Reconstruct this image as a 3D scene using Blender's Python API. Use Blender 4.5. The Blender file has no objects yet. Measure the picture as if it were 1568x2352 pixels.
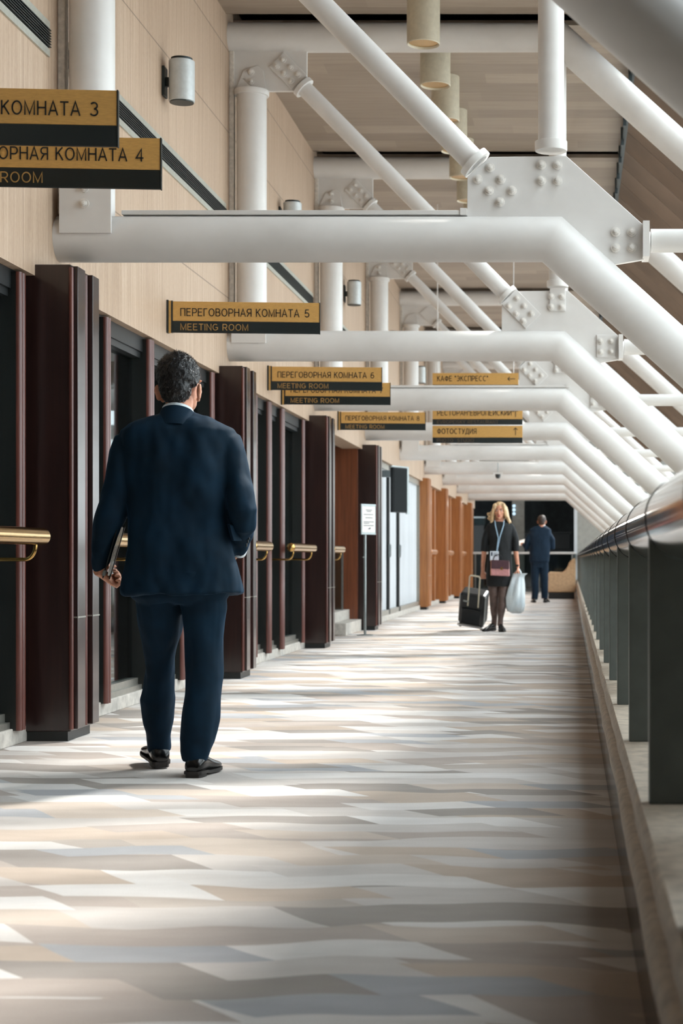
import bpy, bmesh, math, random
from mathutils import Vector, Matrix, noise, Euler
random.seed(7)
S = bpy.context.scene
COL = S.collection
# ------------------------------------------------------------------ camera, light, exposure
F = 3850.0            # focal length in pixels of the 1568 x 2352 frame
CZ = 0.933            # eye height
cd = bpy.data.cameras.new('camera')
cd.sensor_fit = 'HORIZONTAL'; cd.sensor_width = 36.0
cd.lens = 36.0 * F / 1568.0
cd.shift_x = -(1310 - 784) / 1568.0
cd.shift_y = (1285 - 1176) / 1568.0
cd.clip_start = 0.05; cd.clip_end = 300
cd.dof.use_dof = True; cd.dof.focus_distance = 8.2; cd.dof.aperture_fstop = 7.0
cam = bpy.data.objects.new('camera', cd); COL.objects.link(cam)
cam.location = (0, 0, CZ); cam.rotation_euler = (math.radians(90), 0, 0)
S.camera = cam
S.view_settings.view_transform = 'Standard'; S.view_settings.look = 'None'
S.view_settings.gamma = 1.0; S.view_settings.use_curve_mapping = False
S.view_settings.exposure = EXPOSURE = -0.03
W = bpy.data.worlds.new('sky'); S.world = W; W.use_nodes = True
bg = W.node_tree.nodes['Background']
bg.inputs[0].default_value = (0.86, 0.95, 1.0, 1); bg.inputs[1].default_value = SKY = 7.4
sd = bpy.data.lights.new('sun', 'SUN'); sd.energy = 8.0; sd.angle = math.radians(5); sd.color = (1.0, 0.95, 0.90)
sun = bpy.data.objects.new('sun', sd); COL.objects.link(sun)
SUNDIR = Vector((0.43, 0.47, 0.70)).normalized()
sun.rotation_euler = SUNDIR.to_track_quat('Z', 'Y').to_euler(); sun.location = (8, 20, 9)

# ------------------------------------------------------------------ helpers
def P(px, py, z):
    return Vector(((px - 1310) * z / F, z, CZ - (py - 1285) * z / F))

def lin(c):
    return tuple((x / 12.92 if x <= .04045 else ((x + .055) / 1.055) ** 2.4) for x in [v / 255 for v in c])

class NT:
    def __init__(s, name):
        s.mat = bpy.data.materials.new(name); s.mat.use_nodes = True
        s.t = s.mat.node_tree; s.n = s.t.nodes; s.l = s.t.links
        s.b = s.n['Principled BSDF']; s.out = s.n['Material Output']
        s._co = None
    def node(s, kind, **kw):
        nd = s.n.new(kind)
        for k, v in kw.items(): setattr(nd, k, v)
        return nd
    def put(s, sock, v):
        if hasattr(v, 'is_output'): s.l.new(v, sock)
        else: sock.default_value = v
    def m(s, op, a, b=0.0, c=None):
        nd = s.node('ShaderNodeMath', operation=op); s.put(nd.inputs[0], a); s.put(nd.inputs[1], b)
        if c is not None: s.put(nd.inputs[2], c)
        return nd.outputs[0]
    def co(s):
        if s._co is None: s._co = s.node('ShaderNodeTexCoord').outputs['Object']
        return s._co
    def xyz(s, v=None):
        nd = s.node('ShaderNodeSeparateXYZ'); s.l.new(v or s.co(), nd.inputs[0]); return nd.outputs
    def vec(s, x=0.0, y=0.0, z=0.0):
        nd = s.node('ShaderNodeCombineXYZ')
        for i, v in enumerate((x, y, z)): s.put(nd.inputs[i], v)
        return nd.outputs[0]
    def mapv(s, scale):
        nd = s.node('ShaderNodeMapping'); s.l.new(s.co(), nd.inputs[0]); nd.inputs['Scale'].default_value = scale
        return nd.outputs[0]
    def noise(s, v, scale=1.0, detail=3.0, rough=.55, out=0):
        nd = s.node('ShaderNodeTexNoise'); s.l.new(v, nd.inputs['Vector'])
        nd.inputs['Scale'].default_value = scale; nd.inputs['Detail'].default_value = detail; nd.inputs['Roughness'].default_value = rough
        return nd.outputs[out]
    def white(s, v):
        nd = s.node('ShaderNodeTexWhiteNoise', noise_dimensions='3D'); s.l.new(v, nd.inputs['Vector']); return nd.outputs[0]
    def ramp(s, f, stops, interp='LINEAR'):
        nd = s.node('ShaderNodeValToRGB'); cr = nd.color_ramp; cr.interpolation = interp
        while len(cr.elements) < len(stops): cr.elements.new(.5)
        for e, (p, c) in zip(cr.elements, stops):
            e.position = p; e.color = (*lin(c), 1)
        s.put(nd.inputs[0], f); return nd.outputs[0]
    def mix(s, f, a, b, blend='MIX'):
        nd = s.node('ShaderNodeMix', data_type='RGBA', blend_type=blend)
        s.put(nd.inputs['Factor'], f); s.put(nd.inputs[6], a); s.put(nd.inputs[7], b); return nd.outputs[2]
    def bump(s, h, strength=.3, dist=.01):
        nd = s.node('ShaderNodeBump'); nd.inputs['Strength'].default_value = strength; nd.inputs['Distance'].default_value = dist
        s.l.new(h, nd.inputs['Height']); s.l.new(nd.outputs[0], s.b.inputs['Normal'])
    def base(s, c): s.put(s.b.inputs['Base Color'], c)
    def set(s, **kw):
        for k, v in kw.items(): s.put(s.b.inputs[k.replace('_', ' ')], v)
        return s

def RGB(c): return (*lin(c), 1)

def simple(name, c, rough=.5, metal=0.0, var=.08, scale=30.0, bump=0.0, stretch=(1, 1, 1), **kw):
    t = NT(name)
    n = t.noise(t.mapv(tuple(scale * k for k in stretch)), 1.0, 4.0)
    a = tuple(max(0, v * (1 - var)) for v in c); b = tuple(min(255, v * (1 + var)) for v in c)
    t.base(t.ramp(n, [(.3, a), (.7, b)])); t.set(Roughness=rough, Metallic=metal)
    if bump: t.bump(n, bump, .004)
    for k, v in kw.items(): t.put(t.b.inputs[k], v)
    return t.mat

# ------------------------------------------------------------------ materials
M = {}
def mat_carpet():
    t = NT('carpet'); x, y, z = t.xyz()
    def layer(seed, ry, rx):
        w1 = t.noise(t.vec(t.m('ADD', t.m('MULTIPLY', x, 1.5), seed), t.m('MULTIPLY', y, .6), seed), 1.0, 1.0)
        v = t.m('ADD', t.m('DIVIDE', y, ry), t.m('MULTIPLY', w1, 1.9))
        row = t.m('FLOOR', v)
        off = t.m('MULTIPLY', t.white(t.vec(row, seed, 1.7)), 7.0)
        u = t.m('ADD', t.m('ADD', t.m('DIVIDE', x, rx), off), t.m('MULTIPLY', t.m('FRACT', v), .32))
        return t.vec(row, t.m('FLOOR', u), seed), t.m('FRACT', u)
    pal = [(0.0, (196, 184, 176)), (.12, (214, 207, 202)), (.26, (234, 229, 225)), (.38, (208, 192, 178)), (.5, (176, 168, 162)),
           (.60, (220, 213, 208)), (.7, (214, 200, 188)), (.78, (190, 190, 193)), (.86, (236, 232, 229)), (.94, (200, 189, 180))]
    ca, fa = layer(3.1, .24, .60); cb, fb = layer(11.7, .17, .46)
    A = t.ramp(t.white(ca), pal, 'CONSTANT'); B = t.ramp(t.white(cb), pal, 'CONSTANT')
    pick = t.m('GREATER_THAN', t.white(t.vec(t.white(cb), 5.0, 2.0)), .55)
    c = t.mix(pick, A, B)
    fine = t.noise(t.co(), 420.0, 2.0, .7); soft = t.noise(t.mapv((3, 9, 1)), 1.0, 3.0)
    c = t.mix(.55, c, t.ramp(fine, [(.25, (150, 146, 143)), (.75, (255, 255, 255))]), 'MULTIPLY')
    c = t.mix(.25, c, t.ramp(soft, [(.3, (190, 184, 180)), (.7, (255, 255, 255))]), 'MULTIPLY')
    t.base(c); t.set(Roughness=.95); t.b.inputs['Specular IOR Level'].default_value = .15
    t.bump(fine, .35, .004); return t.mat
M['carpet'] = mat_carpet()

def mat_panel_wall():
    t = NT('veneer_wall_panels'); x, y, z = t.xyz()
    g = t.noise(t.mapv((20, 34, 1.3)), 1.0, 6.0, .6); sp = t.noise(t.mapv((70, 90, 30)), 1.0, 3.0)
    pan = t.white(t.vec(t.m('FLOOR', t.m('DIVIDE', y, .41)), 2.0, t.m('FLOOR', t.m('DIVIDE', t.m('ADD', z, 1.63), 1.33))))
    c = t.ramp(g, [(.25, (174, 150, 127)), (.5, (191, 167, 145)), (.75, (204, 183, 162))])
    c = t.mix(.3, c, t.ramp(sp, [(.3, (205, 190, 175)), (.7, (255, 255, 255))]), 'MULTIPLY')
    c = t.mix(.22, c, t.ramp(pan, [(0, (206, 188, 170)), (1, (255, 250, 245))]), 'MULTIPLY')
    jv = t.m('LESS_THAN', t.m('ABSOLUTE', t.m('SUBTRACT', t.m('FRACT', t.m('DIVIDE', y, .41)), .5)), .010)
    jh = t.m('LESS_THAN', t.m('ABSOLUTE', t.m('SUBTRACT', z, 3.03)), .0045)
    jh2 = t.m('LESS_THAN', t.m('ABSOLUTE', t.m('SUBTRACT', z, 4.36)), .0045)
    jh3 = t.m('LESS_THAN', t.m('ABSOLUTE', t.m('SUBTRACT', z, 5.01)), .0045)
    h = t.m('MAXIMUM', jh, t.m('MAXIMUM', jh2, jh3))
    c = t.mix(t.m('MULTIPLY', jv, .35), c, RGB((120, 98, 80))); c = t.mix(t.m('MULTIPLY', h, .65), c, RGB((96, 80, 66)))
    t.base(c); t.set(Roughness=.55); t.bump(sp, .12, .003); return t.mat
M['wall'] = mat_panel_wall()

def mat_ceiling():
    t = NT('ceiling_planks'); x, y, z = t.xyz()
    row = t.m('FLOOR', t.m('DIVIDE', y, .30))
    u = t.m('FLOOR', t.m('ADD', t.m('DIVIDE', x, 1.9), t.m('MULTIPLY', t.white(t.vec(row, 1.0, 3.0)), 5.0)))
    r = t.white(t.vec(row, u, 4.0)); g = t.noise(t.mapv((2.0, 26, 1)), 1.0, 5.0)
    c = t.ramp(r, [(0, (146, 131, 117)), (1, (170, 155, 140))])
    c = t.mix(.4, c, t.ramp(g, [(.3, (205, 195, 186)), (.7, (255, 255, 255))]), 'MULTIPLY')
    j = t.m('LESS_THAN', t.m('FRACT', t.m('DIVIDE', y, .30)), .03)
    c = t.mix(t.m('MULTIPLY', j, .3), c, RGB((120, 100, 84)))
    t.base(c); t.set(Roughness=.5); return t.mat
M['ceiling'] = mat_ceiling()

def wood(name, dark, mid, light, rough=.28, coat=.3, sc=1.0):
    t = NT(name)
    g = t.noise(t.mapv((38 * sc, 38 * sc, 1.6 * sc)), 1.0, 6.0, .6)
    t.base(t.ramp(g, [(.25, dark), (.5, mid), (.78, light)])); t.set(Roughness=rough)
    t.b.inputs['Coat Weight'].default_value = coat; t.b.inputs['Coat Roughness'].default_value = .12
    t.bump(g, .05, .002); return t.mat
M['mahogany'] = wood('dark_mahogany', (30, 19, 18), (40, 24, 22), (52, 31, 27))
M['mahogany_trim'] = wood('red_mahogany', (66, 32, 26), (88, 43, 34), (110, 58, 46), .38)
M['mahogany_shade'] = wood('mahogany_shade_in_colour', (15, 19, 19), (20, 23, 22), (27, 25, 23), .4, .1)  # mullion bodies: their shade and its teal cast are put into the colour
M['orange_wood'] = wood('orange_cherry_wood', (132, 80, 40), (160, 102, 55), (182, 122, 70), .4, .1)
M['recess_wood'] = wood('brown_cherry_wood', (88, 46, 26), (112, 60, 34), (130, 74, 44), .4, .1)

def mat_paint():
    t = NT('white_steel_paint'); n = t.noise(t.co(), 60.0, 3.0); d = t.noise(t.mapv((2, 2, 3)), 1.0, 4.0)
    c = t.ramp(d, [(.3, (207, 203, 199)), (.7, (221, 218, 215))]); t.base(c); t.set(Roughness=.38); t.bump(n, .05, .002); return t.mat
M['steel'] = mat_paint()
M['steel_bolt'] = simple('painted_bolt_steel', (216, 211, 205), .4)
M['upper_paint'] = M['steel']
M['brass'] = simple('brass', (196, 158, 96), .18, 1.0, .06, 60)
M['gold_sign'] = simple('brushed_gold_plate', (202, 156, 88), .45, .1, .05, 40, 0, (1, 1, 8))
M['black_sign'] = simple('black_sign_plate', (20, 30, 32), .35, 0, .05)
M['black_letter'] = simple('black_sign_lettering', (16, 20, 20), .5)
M['gold_letter'] = simple('gold_sign_lettering', (176, 136, 78), .5)
M['dim_letter'] = simple('faded_gold_lettering', (96, 78, 60), .5)
M['chrome'] = simple('polished_steel', (196, 194, 190), .07, 1.0, .03, 8)
M['seam'] = simple('polished_seam_steel', (150, 150, 148), .15, 1.0)
M['post'] = simple('grey_painted_post_steel', (92, 97, 93), .42, .25, .05, 12)
M['stone'] = simple('beige_limestone', (178, 165, 149), .6, 0, .13, 22, .15)
M['stone_grey'] = simple('grey_step_stone', (188, 182, 174), .6, 0, .1, 18, .1)
M['skirt'] = simple('dark_polished_skirting', (58, 52, 46), .18, 0, .2, 10)
M['alu'] = simple('aluminium_frame', (168, 166, 158), .35, .8, .04)
M['dark'] = simple('dark_frame', (24, 27, 28), .4, 0, .1)
M['void'] = simple('dark_interior', (48, 54, 56), .8, 0, .15, 4)
M['curtain_dark'] = simple('dark_curtain', (30, 44, 48), .9, 0, .35, 9, 0, (1, 3, .05))
M['white_fabric'] = simple('white_curtain_fabric', (196, 199, 203), .8, 0, .03, 6, 0, (1, 5, .1))
M['white_fabric'].node_tree.nodes['Principled BSDF'].inputs['Subsurface Weight'].default_value = 0
M['grey_wall'] = simple('grey_plaster', (150, 148, 142), .8, 0, .05, 8)
M['sconce'] = simple('pale_grey_sconce_paint', (196, 200, 200), .35, .1, .03)
M['sconce_dark'] = simple('dark_sconce_metal', (30, 38, 38), .4, .3)
M['lamp_cyl'] = simple('cream_lamp_paint', (200, 191, 170), .4, .1, .03)
M['roof_panel'] = simple('brown_roof_panel', (88, 70, 56), .6, 0, .08, 5, 0, (.3, 8, .3), **{'Specular IOR Level': .2})
M['roof_frame'] = simple('dark_roof_frame', (52, 62, 66), .5, .2)
M['joint'] = simple('pale_joint_strip', (206, 198, 188), .5)
M['grille_frame'] = simple('grille_frame_metal', (186, 186, 176), .4, .5, .04)
M['grille'] = simple('dark_grille', (14, 20, 20), .5, .2)
M['grille_slat'] = simple('grille_slat', (58, 62, 61), .45, .4)
M['paper'] = simple('white_paper', (232, 228, 222), .7, 0, .03)
M['black_plastic'] = simple('black_plastic', (14, 18, 20), .4, 0, .1, **{'Specular IOR Level': .25})
M['screen'] = simple('black_screen_glass', (8, 13, 15), .5, 0, .1, **{'Specular IOR Level': .08})
M['grey_metal'] = simple('grey_metal', (150, 156, 156), .3, .9, .04)

def mat_glass(name, tint, gloss):
    t = NT(name); t.n.remove(t.b)
    tr = t.node('ShaderNodeBsdfTransparent'); tr.inputs[0].default_value = (*tint, 1)
    gl = t.node('ShaderNodeBsdfGlossy'); gl.inputs['Roughness'].default_value = .03; gl.inputs[0].default_value = (.95, .98, 1, 1)
    fr = t.node('ShaderNodeFresnel'); fr.inputs[0].default_value = 1.5
    mx = t.node('ShaderNodeMixShader'); t.put(mx.inputs[0], t.m('MULTIPLY', fr.outputs[0], gloss))
    t.l.new(tr.outputs[0], mx.inputs[1]); t.l.new(gl.outputs[0], mx.inputs[2]); t.l.new(mx.outputs[0], t.out.inputs[0]); return t.mat
M['glass'] = mat_glass('window_glass', (.55, .62, .62), .8)
def mat_frost():
    t = NT('frosted_roof_glass'); t.n.remove(t.b)
    tr = t.node('ShaderNodeBsdfTranslucent'); tr.inputs[0].default_value = (.52, .55, .56, 1)
    di = t.node('ShaderNodeBsdfDiffuse'); di.inputs[0].default_value = (.6, .62, .62, 1)
    mx = t.node('ShaderNodeMixShader'); mx.inputs[0].default_value = .25
    t.l.new(tr.outputs[0], mx.inputs[1]); t.l.new(di.outputs[0], mx.inputs[2]); t.l.new(mx.outputs[0], t.out.inputs[0]); return t.mat
M['tint_glass'] = mat_frost()
M['roof_glass'] = mat_glass('clear_roof_glass', (.94, .97, .97), .5)

def mat_suit(name, c, c2):
    t = NT(name)
    w = t.noise(t.mapv((260, 260, 600)), 1.0, 2.0); b = t.noise(t.co(), 9.0, 4.0)
    t.base(t.ramp(b, [(.3, c), (.7, c2)])); t.set(Roughness=.8); t.b.inputs['Specular IOR Level'].default_value = .2
    t.b.inputs['Sheen Weight'].default_value = .12; t.b.inputs['Sheen Roughness'].default_value = .4; t.b.inputs['Sheen Tint'].default_value = (*lin((40, 130, 190)), 1)
    t.bump(w, .12, .002); return t.mat
M['suit'] = mat_suit('navy_suit_wool', (2, 25, 39), (3, 34, 53))
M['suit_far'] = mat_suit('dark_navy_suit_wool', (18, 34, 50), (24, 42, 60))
M['skin'] = simple('skin', (206, 146, 118), .5, 0, .06, 40, .03)
M['skin'].node_tree.nodes['Principled BSDF'].inputs['Subsurface Weight'].default_value = .12
M['skin'].node_tree.nodes['Principled BSDF'].inputs['Subsurface Radius'].default_value = (.02, .007, .004)
M['shirt'] = simple('white_shirt', (222, 232, 238), .8)
M['shoe'] = simple('black_shoe_leather', (18, 18, 19), .2, 0, .2, 20, .05)
M['sock'] = simple('black_sock_knit', (16, 17, 19), .9)
M['sole'] = simple('dark_shoe_sole', (40, 36, 34), .6)
M['hair_dark'] = simple('dark_greying_hair', (15, 15, 16), .38, 0, .5, 160, .2, (1, 1, .3))
M['hair_strand'] = simple('greying_hair_strand', (27, 27, 29), .3, 0, .6, 90)
M['hair_brown'] = simple('brown_hair', (52, 38, 32), .5, 0, .3, 80)
M['hair_blond'] = simple('blond_hair', (196, 164, 124), .42, 0, .25, 70, .2, (1, 1, .15))
M['dress'] = simple('black_dress_fabric', (15, 18, 21), .8, 0, .2, 30)
M['tights'] = simple('sheer_black_tights', (86, 68, 62), .55, 0, .2, 14)
M['badge'] = simple('white_badge_card', (214, 222, 230), .5)
M['lanyard'] = simple('pale_blue_lanyard', (150, 176, 196), .6)
M['navy_print'] = simple('navy_badge_print', (28, 40, 66), .6)
M['bag_pink'] = simple('pink_leather', (196, 138, 138), .45, 0, .08, 30)
M['bag_flap'] = simple('plum_leather', (78, 50, 58), .45, 0, .1, 30)
M['tan'] = simple('tan_leather', (186, 124, 92), .45)
M['sofa'] = simple('tan_upholstery', (184, 152, 118), .8, 0, .08, 20)
M['case'] = simple('black_suitcase_fabric', (14, 20, 24), .4, 0, .15, 30)
M['eye_white'] = simple('eye_white', (225, 222, 218), .2)
M['iris'] = simple('dark_iris', (40, 44, 48), .2)
M['lips'] = simple('rose_lips', (178, 92, 86), .4)
def mat_bag():
    t = NT('white_plastic_bag'); n = t.noise(t.mapv((14, 14, 6)), 1.0, 4.0)
    t.base(t.ramp(n, [(.3, (206, 218, 224)), (.7, (232, 238, 240))])); t.set(Roughness=.35)
    t.b.inputs['Transmission Weight'].default_value = .25; t.b.inputs['Subsurface Weight'].default_value = .3
    t.b.inputs['Subsurface Radius'].default_value = (.05, .05, .05); t.bump(n, .5, .02); return t.mat
M['bag_white'] = mat_bag()
def emit(name, c, st):
    t = NT(name); t.base(RGB(c)); t.b.inputs['Emission Color'].default_value = RGB(c); t.b.inputs['Emission Strength'].default_value = st; return t.mat
M['lamp_on'] = emit('lit_spot_lamp', (190, 220, 240), 1.5)

# ------------------------------------------------------------------ mesh builder
class MB:
    def __init__(s): s.v = []; s.f = []
    def add(s, vs, fs):
        o = len(s.v); s.v += [Vector(v) for v in vs]; s.f += [tuple(i + o for i in f) for f in fs]; return s
    def box(s, x0, x1, y0, y1, z0, z1):
        return s.add([(x0, y0, z0), (x1, y0, z0), (x1, y1, z0), (x0, y1, z0), (x0, y0, z1), (x1, y0, z1), (x1, y1, z1), (x0, y1, z1)],
                     [(3, 2, 1, 0), (4, 5, 6, 7), (0, 1, 5, 4), (1, 2, 6, 5), (2, 3, 7, 6), (3, 0, 4, 7)])
    def obox(s, c, ax, ay, az):
        c = Vector(c); ax = Vector(ax); ay = Vector(ay); az = Vector(az)
        if ax.cross(ay).dot(az) < 0: ax = -ax
        vs = [c + i * ax + j * ay + k * az for k in (-1, 1) for i, j in ((-1, -1), (1, -1), (1, 1), (-1, 1))]
        return s.add(vs, [(3, 2, 1, 0), (4, 5, 6, 7), (0, 1, 5, 4), (1, 2, 6, 5), (2, 3, 7, 6), (3, 0, 4, 7)])
    def loft(s, rings, cap=True, closed=True):
        n = len(rings[0]); vs = [p for r in rings for p in r]; fs = []
        for i in range(len(rings) - 1):
            for j in range(n if closed else n - 1):
                a = i * n + j; b = i * n + (j + 1) % n
                fs.append((a, b, b + n, a + n))
        if cap:
            fs.append(tuple(range(n - 1, -1, -1))); fs.append(tuple(range((len(rings) - 1) * n, len(rings) * n)))
        return s.add(vs, fs)
    def tube(s, pts, r, n=16, cap=True):
        pts = [Vector(p) for p in pts]; k = len(pts)
        rr = r if isinstance(r, (list, tuple)) else [r] * k
        tg = [(pts[min(i + 1, k - 1)] - pts[max(i - 1, 0)]).normalized() for i in range(k)]
        up = Vector((0, 0, 1)) if abs(tg[0].z) < .9 else Vector((0, 1, 0))
        rings = []; a = tg[0].cross(up).normalized()
        for i in range(k):
            t = tg[i]; a = (a - t * a.dot(t)).normalized(); b = t.cross(a)
            m = 1.0; ring = []
            if 0 < i < k - 1:
                d0 = (pts[i] - pts[i - 1]).normalized(); d1 = (pts[i + 1] - pts[i]).normalized()
                ch = max(.35, math.sqrt(max(0, (1 + d0.dot(d1)) / 2))); m = 1 / ch
                bend = (d1 - d0); bend = bend.normalized() if bend.length > 1e-5 else None
            else: bend = None
            for j in range(n):
                w = 2 * math.pi * j / n; q = a * math.cos(w) * rr[i] + b * math.sin(w) * rr[i]
                if bend is not None and m > 1.001:
                    bb = bend - t * bend.dot(t)
                    if bb.length > 1e-5:
                        bb.normalize(); q = q + bb * q.dot(bb) * (m - 1)
                ring.append(pts[i] + q)
            rings.append(ring)
        return s.loft(rings, cap)
    def limb(s, lst, n=20):
        """elliptic rings: (x, y, z, rx, ry) stacked along z-ish; horizontal rings"""
        rings = []
        for (x, y, z, rx, ry) in lst:
            rings.append([(x + rx * math.cos(2 * math.pi * j / n), y + ry * math.sin(2 * math.pi * j / n), z) for j in range(n)])
        return s.loft(rings)
    def ball(s, c, r, rot=None, nu=20, nv=12):
        c = Vector(c); r = r if isinstance(r, (list, tuple)) else (r, r, r); rings = []
        for i in range(nv + 1):
            th = math.pi * (i + .0) / nv; th = min(max(th, .02), math.pi - .02); ring = []
            for j in range(nu):
                ph = 2 * math.pi * j / nu
                p = Vector((r[0] * math.sin(th) * math.cos(ph), r[1] * math.sin(th) * math.sin(ph), -r[2] * math.cos(th)))
                if rot is not None: p = rot @ p
                ring.append(c + p)
            rings.append(ring)
        return s.loft(rings)
    def lathe(s, prof, c, n=24, axis='z'):
        c = Vector(c); rings = []
        for r, h in prof:
            ring = []
            for j in range(n):
                w = 2 * math.pi * j / n; a, b = r * math.cos(w), r * math.sin(w)
                q = {'z': (a, b, h), 'y': (b, h, a), 'x': (h, a, b)}[axis]; ring.append(c + Vector(q))
            rings.append(ring)
        return s.loft(rings)
    def prism(s, poly, y0, y1):
        n = len(poly)
        area = sum(poly[i][0] * poly[(i + 1) % n][1] - poly[(i + 1) % n][0] * poly[i][1] for i in range(n))
        if area < 0: poly = poly[::-1]
        vs = [(x, y0, z) for x, z in poly] + [(x, y1, z) for x, z in poly]
        fs = [tuple(range(n)), tuple(range(2 * n - 1, n - 1, -1))]
        for i in range(n):
            j = (i + 1) % n; fs.append((i + n, j + n, j, i)[::1])
        return s.add(vs, fs)
    def xf(s, mtx):
        s.v = [mtx @ v for v in s.v]; return s
    def mesh(s, name, off=Vector((0, 0, 0))):
        me = bpy.data.meshes.new(name)
        me.from_pydata([tuple(v - off) for v in s.v], [], s.f)
        bm = bmesh.new(); bm.from_mesh(me); bmesh.ops.recalc_face_normals(bm, faces=bm.faces); bm.to_mesh(me); bm.free()
        return me
    def build(s, name, mat, parent=None, smooth=40, bevel=0.0, local=False):
        off = Vector((0, 0, 0)) if (parent is None or local) else worldloc(parent)
        me = s.mesh(name, off)
        return place(me, name, mat, parent, smooth, bevel)

def worldloc(o):
    v = Vector((0, 0, 0))
    while o is not None: v += Vector(o.location); o = o.parent
    return v

def place(me, name, mat, parent=None, smooth=40, bevel=0.0):
    me.materials.append(M[mat] if isinstance(mat, str) else mat)
    if smooth:
        me.polygons.foreach_set('use_smooth', [True] * len(me.polygons))
        try: me.set_sharp_from_angle(angle=math.radians(smooth))
        except Exception: pass
    o = bpy.data.objects.new(name, me); COL.objects.link(o)
    if parent is not None: o.parent = parent
    if bevel:
        b = o.modifiers.new('bevel', 'BEVEL'); b.width = bevel; b.segments = 2; b.limit_method = 'ANGLE'; b.angle_limit = math.radians(50)
    return o

def tag(o, label=None, cat=None, group=None, kind=None):
    if label: o['label'] = label
    if cat: o['category'] = cat
    if group: o['group'] = group
    if kind: o['kind'] = kind
    return o

def thing(name, label, cat, loc=(0, 0, 0), rz=0.0, group=None):
    o = bpy.data.objects.new(name, None); COL.objects.link(o); o.location = loc; o.rotation_euler = (0, 0, rz)
    o.empty_display_size = .1
    return tag(o, label, cat, group)

def struct(name, mb, mat, parent=None, label=None, **kw):
    o = mb.build(name, mat, parent, **kw)
    if parent is None: tag(o, label, None, None, 'structure')
    return o

def structroot(name, loc=(0, 0, 0), label=None):
    o = bpy.data.objects.new(name, None); COL.objects.link(o); o.location = loc; return tag(o, label, None, None, 'structure')

def copy_tree(o, parent=None, skip=()):
    c = o.copy(); COL.objects.link(c)
    if parent is not None: c.parent = parent
    for ch in list(o.children):
        if ch.name.split('.')[0] in skip: continue
        copy_tree(ch, c, skip)
    return c

def fuse(mb, voxel, smooth=6, dec=0.0):
    """one continuous surface out of overlapping closed lofts"""
    me = mb.mesh('fuse_tmp'); o = bpy.data.objects.new('fuse_tmp', me); COL.objects.link(o)
    r = o.modifiers.new('r', 'REMESH'); r.mode = 'VOXEL'; r.voxel_size = voxel
    if smooth:
        sm = o.modifiers.new('s', 'SMOOTH'); sm.iterations = smooth; sm.factor = .5
    dg = bpy.context.evaluated_depsgraph_get(); dg.update()
    out = bpy.data.meshes.new_from_object(o.evaluated_get(dg))
    bpy.data.objects.remove(o); bpy.data.meshes.remove(me)
    return out

def wrinkle(me, fn):
    ns = [v.normal.copy() for v in me.vertices]
    for v, n in zip(me.vertices, ns):
        v.co = v.co + n * fn(v.co, n)
    me.update()

def shift(me, off):
    for v in me.vertices: v.co = v.co - off

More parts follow.
